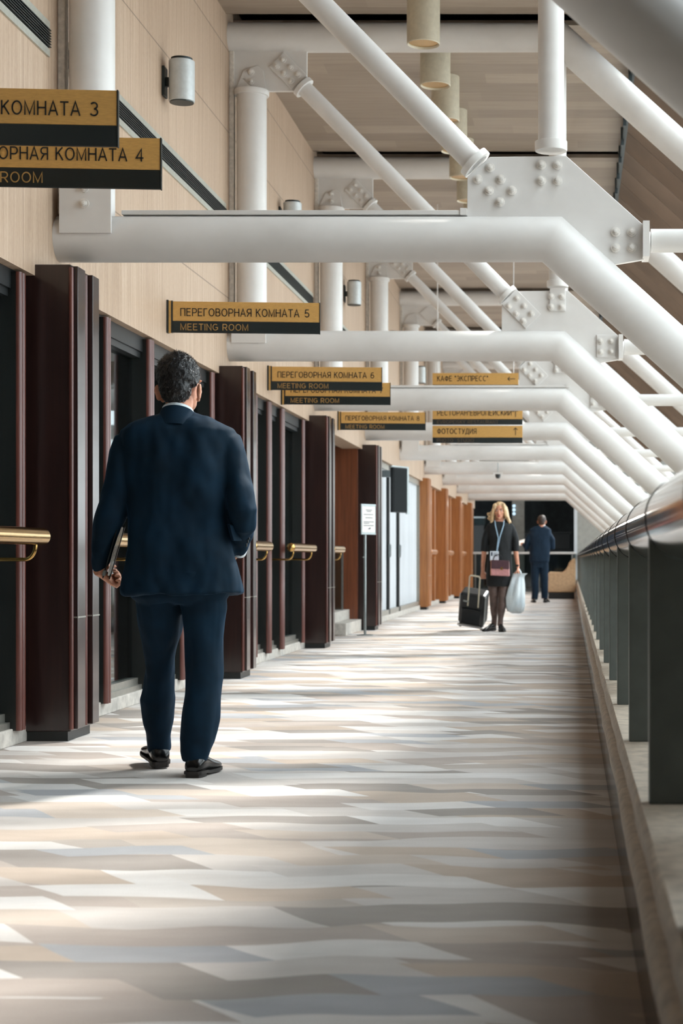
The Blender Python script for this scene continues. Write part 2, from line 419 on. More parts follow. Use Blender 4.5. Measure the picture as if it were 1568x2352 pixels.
def arc(cx, cy, rx, ry, a0, a1, n=14):
    return [(cx + rx * math.cos(math.radians(a0 + (a1 - a0) * i / n)), cy + ry * math.sin(math.radians(a0 + (a1 - a0) * i / n))) for i in range(n + 1)]
_O = arc(.40, .5, .35, .45, 90, 450, 28)
_P = [(.05, 0), (.05, .95), (.36, .95)] + arc(.36, .69, .25, .26, 90, -90) + [(.05, .43)]
_C = arc(.39, .5, .34, .45, 48, 312, 22)
_I = [[(.05, 1), (.05, 0)], [(.05, .06), (.63, .94)], [(.63, 1), (.63, 0)]]
GL = {  # advance, strokes (capital height 1)
 'А': (.72, [[(.02, 0), (.36, .98), (.70, 0)], [(.14, .33), (.58, .33)]]),
 'В': (.66, [[(.05, .05), (.05, .95), (.34, .95)] + arc(.34, .74, .22, .21, 90, -90) + [(.05, .53)], [(.34, .53)] + arc(.36, .29, .25, .24, 90, -90) + [(.05, .05)]]),
 'Г': (.54, [[(.05, 0), (.05, .95), (.52, .95)]]),
 'Д': (.76, [[(.0, -.18), (.0, .05), (.74, .05), (.74, -.18)], [(.12, .05), (.20, .45), (.23, .95), (.62, .95), (.62, .05)]]),
 'Е': (.62, [[(.58, .95), (.05, .95), (.05, .05), (.6, .05)], [(.05, .52), (.54, .52)]]),
 'И': (.68, _I), 'Й': (.68, _I + [arc(.34, 1.24, .14, .12, 200, 340, 8)]),
 'К': (.64, [[(.05, 0), (.05, 1)], [(.58, 1), (.07, .46)], [(.22, .60), (.62, 0)]]),
 'М': (.82, [[(.05, 0), (.05, .97), (.41, .08), (.77, .97), (.77, 0)]]),
 'Н': (.70, [[(.05, 0), (.05, 1)], [(.65, 0), (.65, 1)], [(.05, .53), (.65, .53)]]),
 'О': (.80, [_O]), 'П': (.68, [[(.05, 0), (.05, .95), (.63, .95), (.63, 0)]]), 'Р': (.64, [_P]), 'С': (.72, [_C]),
 'Т': (.66, [[(0, .95), (.66, .95)], [(.33, .95), (.33, 0)]]),
 'У': (.64, [[(.02, 1), (.34, .30)], [(.62, 1), (.30, .20), (.22, .08), (.08, .05)]]),
 'Ф': (.84, [arc(.42, .5, .36, .32, 90, 450, 24), [(.42, -.02), (.42, 1.02)]]),
 'Э': (.70, [arc(.31, .5, .34, .45, 132, -132, 22), [(.25, .52), (.64, .52)]]),
 'Я': (.66, [[(.60, 0), (.60, .95), (.28, .95)] + arc(.28, .71, .23, .24, 90, 270) + [(.60, .47)], [(.34, .47), (.04, 0)]]),
 'G': (.77, [arc(.39, .5, .34, .45, 45, 318, 22) + [(.70, .20), (.70, .47), (.42, .47)]]), 'I': (.10, [[(.05, 0), (.05, 1)]]),
 'N': (.68, [[(.05, 0), (.05, .97), (.63, .03), (.63, 1)]]), 'R': (.68, [_P, [(.34, .43), (.64, 0)]]),
 'S': (.62, [arc(.31, .73, .25, .22, 25, 270) + arc(.31, .28, .27, .23, 90, -155)]),
 'U': (.68, [[(.05, 1), (.05, .35)] + arc(.34, .35, .29, .30, 180, 360) + [(.63, 1)]]), 'V': (.66, [[(0, 1), (.33, .03), (.66, 1)]]),
 'X': (.64, [[(.02, 0), (.62, 1)], [(.02, 1), (.62, 0)]]), 'Y': (.64, [[(0, 1), (.32, .45), (.64, 1)], [(.32, .45), (.32, 0)]]),
 'D': (.70, [[(.05, .05), (.05, .95), (.30, .95)] + arc(.30, .5, .35, .45, 90, -90) + [(.05, .05)]]), 'F': (.58, [[(.56, .95), (.05, .95), (.05, 0)], [(.05, .52), (.50, .52)]]),
 '3': (.56, [arc(.27, .73, .21, .22, 150, -90), arc(.27, .28, .24, .23, 90, -155)]), '4': (.58, [[(.42, 0), (.42, .96), (.04, .28), (.58, .28)]]),
 '5': (.56, [[(.50, .95), (.14, .95), (.09, .50)] + arc(.28, .31, .24, .26, 130, -155)]),
 '6': (.58, [arc(.29, .31, .24, .26, 90, 450, 24), arc(.36, .42, .31, .53, 62, 188, 12)]), '7': (.56, [[(.02, .95), (.52, .95), (.30, .50), (.20, 0)]]),
 '8': (.56, [arc(.28, .74, .20, .21, 90, 450, 20), arc(.28, .28, .24, .23, 90, 450, 24)]),
 '"': (.24, [[(.05, 1), (.05, .72)], [(.19, 1), (.19, .72)]]), ' ': (.30, []),
}
for lat, cyr in zip('ABEKMHOPCT', 'АВЕКМНОРСТ'): GL[lat] = GL[cyr]

def text(body, mat, parent, origin, ax, up, width=None, height=None, depth=.002, name='lettering', weight=.115):
    """sans-serif lettering drawn with even strokes; origin = lower left corner of the baseline"""
    adv = sum(GL[c][0] + .17 for c in body) - .17
    sx = (width / adv) if width else height; sy = height
    o0 = Vector(origin); ax = Vector(ax); up = Vector(up); n = ax.cross(up); q = MB(); x = 0.0; hw = weight / 2
    for c in body:
        for st in GL[c][1]:
            p = [Vector((a * sx / sy, b)) for a, b in st]; m = len(p); closed = (p[0] - p[-1]).length < 1e-6
            vs = []
            for i in range(m):
                d0 = (p[i] - p[i - 1]) if i > 0 else ((p[-1] - p[-2]) if closed else (p[1] - p[0]))
                d1 = (p[i + 1] - p[i]) if i < m - 1 else ((p[1] - p[0]) if closed else (p[-1] - p[-2]))
                if d0.length < 1e-7: d0 = d1
                if d1.length < 1e-7: d1 = d0
                d0 = d0.normalized(); d1 = d1.normalized(); t = d0 + d1
                t = t.normalized() if t.length > .05 else d1
                nn = Vector((-t.y, t.x)); k = min(2.2, 1 / max(.3, abs(nn.dot(Vector((-d1.y, d1.x))))))
                for s in (1, -1):
                    w = p[i] + nn * (hw * k * s)
                    vs.append(o0 + ax * ((x * sx / sy + w.x) * sy) + up * (w.y * sy) + n * depth)
            q.add(vs, [(2 * i, 2 * i + 1, 2 * i + 3, 2 * i + 2) for i in range(m - 1)])
        x += GL[c][0] + .17
    return q.build(name, mat, parent, 0, local=True)
# ------------------------------------------------------------------ the setting
SP = 4.5                     # spacing of the steel frames
XW = -2.744                  # face of the upper left wall
Y0, Y1 = -6.0, 48.0
struct('floor', MB().box(-4.3, .152, Y0, 49.0, -.1, 0), 'carpet', smooth=0)
struct('floor_deck', MB().box(.44, 6.4, Y0, Y1, -.1, .33), 'stone', smooth=0)
struct('wall_left', MB().box(-3.0, XW, Y0, Y1, 2.388, 5.6), 'wall', smooth=0)
mb = MB()
for k in range(-2, 11):
    mb.box(-3.0, .54, max(Y0, SP * k + .14), min(Y1, SP * (k + 1) - .14), 5.28, 5.32)
struct('ceiling', mb, 'ceiling', smooth=0)
struct('ceiling_slab', MB().box(-3.0, .53, Y0, Y1, 5.44, 5.6), 'dark', smooth=0)
mb = MB()
SL = .9
def slope_z(x): return 5.36 - SL * (x - .54)
t = thing('sloping_louvre', 'brown louvre blades filling the top of the sloping glass roof', 'louvre', (.54, 0, 5.2))
y = Y0 + .35
XL = 2.45
while y < Y1 - .3:            # louvre blades that run down the slope, .75 m apart
    o = -.10
    a = [(x, y + dy, slope_z(x) + dz + o) for x in (.545, XL) for dy, dz in ((0, 0), (-.03, .42), (-.01, .42), (.02, 0))]
    MB().add(a, [(0, 1, 2, 3), (7, 6, 5, 4), (0, 4, 5, 1), (1, 5, 6, 2), (2, 6, 7, 3), (3, 7, 4, 0)]).build('blade', 'roof_panel', t, 0)
    y += .75
mb = MB().box(.52, .56, Y0, Y1, 5.16, 5.86)
y = Y0 + .35
while y < Y1:
    mb.box(.505, .535, y, y + .07, 5.10, 5.30); y += .75
struct('trim_roof_edge', mb, 'roof_frame', smooth=0)
YN = 3.5
def slope_board(x0, x1, y0, y1, lift=0.0, th=.1):
    a, c = slope_z(x0) + lift, slope_z(x1) + lift
    return MB().add([(x0, y0, a), (x1, y0, c), (x1, y1, c), (x0, y1, a), (x0, y0, a + th), (x1, y0, c + th), (x1, y1, c + th), (x0, y1, a + th)],
        [(0, 1, 2, 3), (7, 6, 5, 4), (0, 4, 5, 1), (1, 5, 6, 2), (2, 6, 7, 3), (3, 7, 4, 0)])
struct('wall_right', slope_board(.6, 6.3, Y0, YN, .40), 'grey_wall', smooth=0)
w = structroot('window_slope', (1.7, YN, slope_z(1.7)), 'sloping glass roof window beyond the handrail')
sd_ = Vector((1, 0, -SL)).normalized(); sn_ = Vector((SL, 0, 1)).normalized()
y = YN + .1; LF = .42
while y <= Y1:
    a = Vector((.62, y, slope_z(.62) + LF)); b = Vector((6.3, y, slope_z(6.3) + LF))
    MB().obox((a + b) / 2, (b - a) / 2, Vector((0, .03, 0)), sn_ * .05).build('rafter', 'steel', w, 0); y += 2.25
for x in (1.9, 4.2, 6.2):
    MB().obox((x, (YN + Y1) / 2, slope_z(x) + LF), sd_ * .03, (0, (Y1 - YN) / 2, 0), sn_ * .05).build('purlin', 'steel', w, 0)
for x0, x1, mt in ((.62, 1.9, 'roof_glass'), (1.9, 6.3, 'tint_glass')):
    a = Vector((x0, YN, slope_z(x0) + LF + .05)); b = Vector((x1, YN, slope_z(x1) + LF + .05)); dy = Vector((0, Y1 - YN, 0))
    MB().add([a, b, b + dy, a + dy], [(0, 1, 2, 3)]).build('pane', mt, w, 0)
struct('wall_front', MB().box(-4.4, 6.5, Y0 - .1, Y0, -.1, 5.6), 'void', smooth=0)
# far end
struct('wall_end', MB().box(.19, 6.6, Y1, Y1 + .15, 0, 5.6), 'grey_wall', smooth=0)
struct('wall_end_lintel', MB().box(-4.4, .19, Y1, Y1 + .15, 2.62, 5.6), 'grey_wall', smooth=0)
struct('trim_end_jamb', MB().box(.10, .19, Y1 - .03, Y1 + .1, 0, 2.62), 'white_fabric', smooth=0)
struct('wall_hall', MB().box(-8, 4, 64, 64.2, -1, 5), 'void', smooth=0)
struct('wall_hall_left', MB().box(-8, -7.9, Y1 + .1, 64, -1, 5), 'void', smooth=0)
struct('wall_hall_right', MB().box(3.9, 4, Y1 + .15, 64, -1, 5), 'void', smooth=0)
struct('ceiling_hall', MB().box(-8, 4, Y1 + .15, 64, 3.4, 3.5), 'void', smooth=0)
struct('floor_hall', MB().box(-8, 4, 49.0, 64, -.1, 0), 'void', smooth=0)
# rooms behind the glazing
struct('wall_rooms', MB().box(-4.35, -4.3, Y0, Y1, 0, 2.45), 'curtain_dark', smooth=0)
struct('ceiling_rooms', MB().box(-4.35, -2.95, Y0, Y1, 2.42, 2.46), 'void', smooth=0)
struct('wall_rooms_end', MB().box(-4.35, -2.9, Y1, Y1 + .1, 0, 2.45), 'void', smooth=0)
struct('wall_recess_wood', MB().box(-4.3, -2.80, 22.02, 22.08, 0, 2.42), 'recess_wood', smooth=0)
struct('wall_recess_near', MB().box(-4.3, -2.90, 19.4, 19.45, 0, 2.42), 'grey_wall', smooth=0)
struct('wall_recess_back', MB().box(-4.0, -3.95, 19.45, 22.02, 0, 2.42), 'grey_wall', smooth=0)
struct('trim_recess_jamb', MB().box(-2.90, -2.80, 19.4, 19.75, 0, 2.388), 'white_fabric', smooth=0)
for i, (a, b) in enumerate(((Y0, 19.4), (22.1, Y1))):
    mb = MB().box(-2.97, -2.79, a, b, 0, .085)
    struct('baseboard_left' if i == 0 else 'baseboard_left_far', mb, 'stone_grey', bevel=.006, smooth=0)

def window(name, a, b, mull, glass='glass', dark=True, wood_='mahogany_trim', sill=True):
    w = structroot(name, (-2.86, a, 0))
    for m in mull:
        if isinstance(m, tuple): m, d = m
        else: d = .09
        mu = MB().box(-2.90, -2.775, m - d, m, .075, 2.375).build('mullion', 'mahogany_shade', w, 0)
        q = MB()
        for o in (d * .25, d * .75):
            q.tube([(-2.772, m - o, .075), (-2.772, m - o, 2.375)], d * .26, 12)
        q.box(-2.776, -2.764, m - d * .9, m - d * .1, .075, 2.375).build('fluted_nose', wood_, mu, 35)
    MB().box(-2.872, -2.868, a, b, .15, 2.31).build('pane', glass, w, 0)
    if sill:
        MB().box(-2.93, -2.805, a, b, .085, .118).box(-2.91, -2.83, a, b, .118, .16).build('bottom_frame', 'alu', w, 0)
    MB().box(-2.93, -2.80, a, b, 2.29, 2.39).box(-2.90, -2.815, a, b, 2.25, 2.29).build('head_frame', 'dark', w, 0)
    return w
# dark panels standing just inside the glass (drawn curtains), seen as thick dark leaves
w = window('window_1', 3.0, 8.56, [5.0, 6.6, 8.48])
w = window('window_2', 9.05, 13.06, [10.05, (11.08, .11), 12.0, 12.98])
w = window('window_3', 13.55, 17.56, [14.75, (15.42, .12), (16.12, .12), 17.38])
w = window('window_4', 18.05, 19.4, [18.7])
# interior leaves and curtains
struct('door_1', MB().box(-3.02, -2.90, 10.62, 10.98, .16, 2.28), 'mahogany')
struct('door_2', MB().box(-3.02, -2.90, 14.82, 15.3, .16, 2.28), 'mahogany')
for i, (a, b) in enumerate(((22.55, 25.85), (26.05, 27.35), (27.6, 31.05))):
    w = structroot('window_%d' % (5 + i), (-2.86, a, 0))
    n = int((b - a) * 60); row = []
    for j in range(n + 1):
        yy = a + (b - a) * j / n
        row.append((-2.86 + .012 * math.sin(yy * 21) + .010 * math.sin(yy * 47 + 1.3), yy))
    rings = [[(x, yy, z) for x, yy in row] for z in (.16, 2.30)]
    back = [[(x - .01, yy, z) for x, yy in row] for z in (.16, 2.30)]
    q = MB(); q.loft([[*rings[0], *back[0][::-1]], [*rings[1], *back[1][::-1]]])
    q.build('curtain', 'white_fabric', w, 60)
    MB().box(-2.85, -2.80, a, b, .085, .16).build('bottom_frame', 'alu', w, 0)
    MB().box(-2.93, -2.80, a, b, 2.30, 2.39).build('head_frame', 'alu', w, 0)
    MB().box(-2.90, -2.80, b + .02, b + .13, 0.085, 2.39).build('stile', 'dark' if i < 2 else 'alu', w, 0)
    if i < 2:
        MB().box(-2.80, -2.775, b - .02, b + .1, .97, 1.17).build('lock', 'grey_metal', w, 0)
for i in range(4):
    a = 31.55 + SP * i; b = min(a + 4.0, Y1 - .05)
    if i == 3: a, b = 45.05, 47.9
    w = structroot('window_%d' % (8 + i), (-2.86, a, 0))
    MB().box(-2.93, -2.88, a, b, .085, 2.36).build('wood_panel', 'orange_wood', w, 0)
    for m in (a + .9, a + 1.9, a + 2.8):
        if m < b: MB().box(-2.88, -2.78, m, m + .16, .085, 2.37).build('mullion', 'orange_wood', w, 0, bevel=.01)

# ledge, skirting
struct('baseboard_right', MB().box(.150, .20, Y0, Y1, 0, .205), 'skirt', smooth=0)
prof = [(.176, .185), (.152, .192), (.140, .210), (.141, .236), (.152, .252), (.178, .258), (.176, .270), (.160, .290), (.158, .338), (.168, .353), (.45, .353), (.45, .10), (.2, .10)]
mb = MB(); rings = []; n = 220
for i in range(n + 1):
    yy = Y0 + (Y1 - Y0) * i / n
    ring = []
    for j, (x, z) in enumerate(prof):
        d = .007 * noise.noise((yy * 1.9, j * .3, 4.0)) if j < 9 else 0
        ring.append((x + d, yy, z))
    rings.append(ring)
struct('trim_ledge', mb.loft(rings), 'stone', smooth=50)

# ------------------------------------------------------------------ timber piers
def pier(y, label, kind='mahogany', trim='mahogany_trim', face=-2.53):
    t = thing('timber_pier', label, 'pillar', (-2.7, y, 0), 0, 'timber piers along the left wall')
    b = face - .03
    MB().box(-2.95, b, y, y + .44, .05, 2.446).build('body', kind, t, 0, bevel=.006)
    for (a, c) in ((.02, .155), (.29, .41)):
        MB().box(b, face, y + a, y + c, .062, 2.44).build('side_panel', kind, t, 0, bevel=.004)
    for a in (.005, .185, .215, .25): MB().tube([(b, y + a, .062), (b, y + a, 2.43)], .013, 10).build('corner_bead', trim, t, 50)
    for (a, c) in ((.018, .157), (.288, .412)): MB().box(b, face + .002, y + a, y + c, .632, .640).build('inlay_strip', 'alu', t, 0)
    MB().box(-2.93, b - .02, y + .015, y + .41, 0, .052).build('plinth', 'dark', t, 0)
    return t
for k, lab in ((2, 'dark timber pier at the far left under the nearest white beam'),
               (3, 'dark timber pier beside the right shoulder of the man in the blue suit'),
               (4, 'dark timber pier just before the recess with the stone steps'),
               (5, 'dark timber pier directly behind the white notice stand')):
    pier(SP * k - .41, lab)
for k, lab in ((7, 'orange timber pier next to the white curtains, nearest of the orange piers'), (8, 'second orange timber pier after the white curtains'),
               (9, 'third orange timber pier after the white curtains'), (10, 'last orange timber pier at the far end of the corridor')):
    pier(SP * k - .41, lab, 'orange_wood', 'orange_wood', -2.62)

# ------------------------------------------------------------------ tubular steel frames
R_ = .123
def bolt(parent, x, z, y):
    q = MB()
    q.lathe([(.001, .0), (.026, .0), (.026, -.008), (.018, -.009)], (x, y, z), 14, 'y')
    q.lathe([(.017, -.008), (.017, -.024), (.010, -.026)], (x, y, z), 6, 'y')
    q.lathe([(.009, -.024), (.009, -.034), (.002, -.035)], (x, y, z), 10, 'y')
    return q.build('bolt', 'steel_bolt', parent, 40)
DIAGB = [(1125.5, 387), (1097.5, 414), (1150, 414), (1123, 440), (1175.5, 440), (1148, 466)]
POSTB = [(1243, 381), (1280, 381), (1243, 417), (1280, 417)]
STRB = [(1413, 535), (1450, 535), (1413, 571), (1450, 571)]
def XZ2(px, py): v = P(px, py, 9.0); return v.x, v.z
def frame(y, label, tabs, bolts):
    t = thing('steel_frame', label, 'steel frame', (XW, y, 2.65), 0, 'white tubular steel frames across the corridor')
    zl, zu = 2.651, 5.135
    def s(x0, z0, xe): return (xe, y, z0 - SL * (xe - x0))
    MB().tube([(XW - .02, y, zl), (-.1, y, zl), s(-.1, zl, 2.42)], R_, 40).build('lower_chord', 'steel', t, 50)
    MB().tube([(XW - .02, y, zu), (-.1, y, zu), s(-.1, zu, 4.35)], .12, 36).build('upper_chord', 'steel', t, 50)
    MB().tube([(-2.568, y, zl), (-2.568, y, 4.69)], .120, 36).lathe([(.136, 4.665), (.140, 4.675), (.140, 4.705), (.12, 4.71)], (-2.568, y, 0), 36).build('column', 'steel', t, 40)
    MB().tube([(-.105, y, 3.14), (-.105, y, 5.05)], .070, 28).lathe([(.085, 3.125), (.087, 3.13), (.087, 3.175), (.072, 3.18)], (-.105, y, 0), 28).build('post', 'steel', t, 40)
    a = Vector((-.50, y, 3.05)); b = Vector((-2.163, y, 4.748)); d = (b - a).normalized()
    q = MB().tube([a, b], .066, 28)
    for c, sg in ((a, 1), (b, -1)): q.tube([c - d * .0 * sg, c + d * .035 * sg], .092, 28)
    q.build('diagonal', 'steel', t, 40)
    MB().tube([(.43, y, 2.644), (2.60, y, 2.644)], .063, 24).box(.385, .42, y - .09, y + .09, 2.545, 2.735).build('strut', 'steel', t, 40)
    gl = MB().prism([(-.556, 2.66), (-.553, 2.985), (-.4325, 3.091), (-.023, 3.096), (.40, 2.717), (.395, 2.541), (.15, 2.50), (-.1, 2.66)], y - .018, y + .018).build('gusset_plate', 'steel', t, 0, bevel=.003)
    gu = MB().prism([(-2.735, 4.70), (-2.735, 5.10), (-2.12, 5.10), (-2.12, 4.70)], y - .018, y + .018).build('gusset_plate', 'steel', t, 0, bevel=.003)
    gb = MB().prism([(-2.705, 2.66), (-2.705, 2.95), (-2.43, 2.95), (-2.43, 2.66)], y - .135, y - .118).build('gusset_plate', 'steel', t, 0, bevel=.002)
    yf = y - .018
    # joint tabs
    MB().prism([(-2.695, 4.70), (-2.63, 4.86), (-2.52, 4.90), (-2.47, 4.86), (-2.445, 4.70)], yf - .016, yf).build('joint_tab', 'steel', gu, 0, bevel=.003)
    q = MB()
    dv = Vector((d.x, 0, d.z)); pv = Vector((-d.z, 0, d.x))
    c = b + dv * .155
    q.obox((c.x, yf - .008, c.z), dv * .13, pv * .085, (0, .008, 0))
    q.build('joint_tab', 'steel', gu, 0, bevel=.003)
    if tabs:
        for px0, py0, w, h in ((-.105, 3.02, .063, .092), (.285, 2.648, .075, .09)):
            MB().box(px0 - w, px0 + w, yf - .016, yf, py0 - h, py0 + h).build('joint_tab', 'steel', gl, 0, bevel=.003)
        c = a - dv * .145
        MB().obox((c.x, yf - .008, c.z), dv * .14, pv * .085, (0, .008, 0)).build('joint_tab', 'steel', gl, 0, bevel=.003)
    if bolts:
        yb = yf - (.016 if tabs else 0)
        for px, py in DIAGB + POSTB + STRB:
            x, z = XZ2(px, py); bolt(gl, x, z, yb)
        yb = yf - .016
        for i in range(3):
            for j in (-1, 1):
                c = b + dv * (.075 + .085 * i) + pv * (.036 * j); bolt(gu, c.x, c.z, yb)
        for z in (4.77, 4.85): bolt(gu, -2.565, z, yb)
        for z in (2.815, 2.90): bolt(gb, -2.57, z, y - .135)
    return t
FL = {1: 'white steel frame nearest the camera, only its sloping tube crossing the upper right corner',
      2: 'white steel frame spanning the corridor above the man in the blue suit, its bolts clearest',
      3: 'white steel frame next behind the sign for room 5, second to span fully across',
      4: 'white steel frame running just under the cafe sign',
      5: 'white steel frame behind the photo studio sign',
      6: 'white steel frame in the row just under the photo studio sign',
      7: 'white steel frame carrying the small hanging sensor',
      8: 'third from last of the white steel frames, beyond the hanging sensor',
      9: 'second last of the white steel frames, above the blond woman',
      10: 'last white steel frame at the dark far end of the corridor'}
for k in range(1, 11):
    frame(SP * k, FL[k], k >= 3, k in (2, 3, 4, 5))

# pale strips on the wall beside each column
for k in range(2, 8):
    y = SP * k - .035
    struct('trim_wall_joint' if k == 2 else 'trim_wall_joint_%d' % k, MB().box(XW, XW + .04, y, y + .07, 2.78, 5.02), 'joint', bevel=.006, smooth=0)

# cable strips lying on the beams
def strip(y, x0, x1, label):
    t = thing('cable_tray', label, 'cable tray', (x0, y, 2.774))
    MB().box(x0, x1, y - .045, y + .045, 2.776, 2.80).build('tray', 'steel', t, 0, bevel=.004)
    MB().box(x1 - .03, x1 + .006, y - .05, y + .05, 2.774, 2.81).build('end_cap', 'steel', t, 0)
strip(9.0, -2.40, -.56, 'flat white cable tray lying along the nearest beam above the corridor')
strip(18.0, -2.40, -.02, 'flat white cable tray lying on the beam below the cafe sign')
strip(27.0, -1.9, -.35, 'flat white cable tray on the beam below the photo studio sign')

# ------------------------------------------------------------------ handrail on the right
t = thing('railing', 'long polished steel handrail on grey posts along the right ledge', 'railing', (.27, 0, .353))
MB().tube([(.273, Y0 + .1, 1.03), (.273, Y1 - .1, 1.03)], .098, 64, True).build('handrail', 'chrome', t, 60)
ys = [3.97 + 1.36 * k for k in range(-2, 32)]
for y in ys:
    MB().box(.186, .40, y, y + .05, .352, 1.0).build('post', 'post', t, 0, bevel=.004)
for y in ys:
    MB().tube([(.273, y - .03, 1.03), (.273, y - .016, 1.03)], .1, 48).build('joint_ring', 'seam', t, 40)
# ------------------------------------------------------------------ brass rails on the left
def rail(y0, y1, label, mat='brass', x=-2.585, r=.042, z=1.045):
    t = thing('grab_rail', label, 'handrail', (x, (y0 + y1) / 2, z), 0, 'grab rails on the glazed front')
    MB().tube([(x, y0, z), (x, y1, z)], r, 28).build('bar', mat, t, 40)
    for e, sg in ((y0, -1), (y1, 1)):
        MB().ball((x, e, z), (r * .98, r * .8, r * .98)).build('end_cap', mat, t, 60)
    for yy in (y0 + .12, y1 - .10):
        pts = [(x, yy, z - r * .9)]
        for i in range(9):
            a = math.pi / 2 * i / 8
            pts.append((x - .05 * (1 - math.cos(a)) - .0, yy, z - r - .005 - .065 * math.sin(a)))
        pts += [(x - .11, yy, z - r - .07), (-2.80 if mat == 'brass' else -2.882, yy, z - r - .07)]
        MB().tube(pts, .0095, 10).build('bracket', mat, t, 60)
    return t
rail(6.2, 8.2, 'thick brass grab rail at the left edge of the picture, before the nearest timber pier')
rail(9.15, 9.98, 'brass grab rail glimpsed between the folder and the jacket of the man in blue')
rail(11.2, 12.7, 'brass grab rail hidden for the most part behind the man in the blue suit')
rail(13.62, 14.36, 'short brass grab rail just right of the elbow of the man in the blue suit')
rail(15.5, 16.82, 'brass grab rail with a shining round end, by the slim posts')
rail(18.15, 18.95, 'brass grab rail ending beside the recess with the stone steps')
for y0, lab in ((31.7, 'wooden grab rail on the first orange bay'), (36.3, 'wooden grab rail on the second orange bay'), (40.8, 'wooden grab rail on the third orange bay')):
    rail(y0, y0 + 1.3, lab, 'orange_wood', -2.66, .05, 1.08)

# ------------------------------------------------------------------ wall sconces, ceiling cylinders, grilles
def sconce(y, label):
    t = thing('wall_sconce', label, 'wall light', (XW, y, 4.16), 0, 'grey cylinder wall lights')
    x = -2.62
    MB().lathe([(.001, -.145), (.078, -.145), (.086, -.140), (.086, .13), (.080, .133), (.001, .133)], (x, y, 4.16), 32).build('housing', 'sconce', t, 40)
    MB().lathe([(.001, .133), (.070, .133), (.072, .150), (.001, .152)], (x, y, 4.16), 32).build('top_lens', 'sconce_dark', t, 40)
    MB().lathe([(.001, -.150), (.080, -.150), (.080, -.144), (.001, -.144)], (x, y, 4.16), 32).build('bottom_rim', 'sconce_dark', t, 40)
    MB().box(XW, XW + .018, y - .05, y + .05, 4.05, 4.25).box(XW + .018, x - .07, y - .02, y + .02, 4.12, 4.18).build('wall_bracket', 'sconce_dark', t, 0, bevel=.004)
for k, lab in ((11.3, 'grey cylinder wall light high on the beige wall, nearest of its row'), (15.8, 'grey cylinder wall light peeping over the nearest white beam'),
               (20.3, 'grey cylinder wall light beside the third column, above the second beam'), (24.8, 'grey cylinder wall light mostly hidden behind the columns'),
               (29.3, 'tiny grey cylinder wall light left of the cafe sign')):
    sconce(k, lab)
def cyl(y, label):
    t = thing('ceiling_light', label, 'ceiling light', (-1.128, y, 5.28), 0, 'cream cylinder ceiling lights')
    x = -1.128
    MB().lathe([(.112, 4.90), (.122, 4.88), (.127, 4.885), (.127, 5.279), (.001, 5.279), (.001, 5.2), (.112, 5.2)], (x, y, 0), 40).build('housing', 'lamp_cyl', t, 40)
    MB().lathe([(.111, 4.893), (.111, 5.05), (.05, 5.12), (.001, 5.12), (.001, 5.13), (.112, 5.13)], (x, y, 0), 32).build('reflector', 'brass', t, 40)
ordw = ['nearest cream cylinder ceiling light, in front of the first crossing ceiling tube', 'second cream cylinder ceiling light, just behind the first crossing ceiling tube',
        'third cream cylinder ceiling light from the front', 'fourth cream cylinder ceiling light from the front, beside the long diagonal tube',
        'fifth cream cylinder ceiling light, partly behind the diagonal tube', 'sixth cream cylinder ceiling light, just left of the bolted plate',
        'seventh cream cylinder ceiling light, touching the edge of the bolted plate', 'eighth cream cylinder ceiling light, lowest in the row above the nearest beam']
for i, lab in enumerate(ordw): cyl(12.85 + 1.125 * i, lab)
def grille(k, label):
    y0, y1 = SP * k + .15, SP * (k + 1) - .2
    t = thing('air_grille', label, 'air vent', (XW, y0, 3.66), 0, 'long dark air grilles on the left wall')
    for z0 in (3.715, 3.570): MB().box(XW, XW + .012, y0, y1, z0, z0 + .04).build('frame', 'grille_frame', t, 0)
    MB().box(XW, XW + .004, y0, y1, 3.61, 3.715).build('backing', 'grille', t, 0)
    q = MB()
    for i in range(7): z = 3.618 + .0145 * i; q.box(XW + .004, XW + .02, y0, y1, z, z + .005)
    q.build('slat', 'grille_slat', t, 0)
for k, lab in ((1, 'dark slatted air grille in the top left corner of the wall'), (2, 'dark slatted air grille running down behind the sign for room 4'),
               (3, 'short stretch of dark air grille ending above the right end of the room 5 sign'), (4, 'far dark air grille just right of the room 6 and 7 signs')):
    grille(k, lab)

# ------------------------------------------------------------------ room signs
def room_sign(n, y, z, label):
    t = thing('room_sign', label, 'sign', (XW, y, z), math.radians(4.5), 'gold and black room signs on the left wall')
    Lx = 1.028
    MB().box(.04, Lx, -.010, .010, -.133, 0).build('gold_panel', 'gold_sign', t, 0, bevel=.0015, local=True)
    MB().box(.04, Lx, -.010, .010, -.212, -.1335).build('black_panel', 'black_sign', t, 0, bevel=.0015, local=True)
    MB().box(Lx, Lx + .005, -.012, .012, -.214, .002).build('end_strip', 'black_sign', t, 0, local=True)
    MB().box(0, .012, -.02, .02, -.216, .008).build('bracket', 'black_sign', t, 0, local=True)
    MB().box(.03, .04, -.014, .014, -.214, .004).build('edge_strip', 'black_sign', t, 0, local=True)
    MB().box(.013, .029, -.012, .012, -.214, .004).build('wall_strip', 'gold_sign', t, 0, local=True)
    text('ПЕРЕГОВОРНАЯ КОМНАТА', 'black_letter', t, (.092, -.011, -.100), (1, 0, 0), (0, 0, 1), .800, .054)
    text('%d' % n, 'black_letter', t, (.928, -.011, -.100), (1, 0, 0), (0, 0, 1), .032, .054, name='room_number')
    text('MEETING ROOM', 'gold_letter', t, (.092, -.011, -.196), (1, 0, 0), (0, 0, 1), .455, .045)
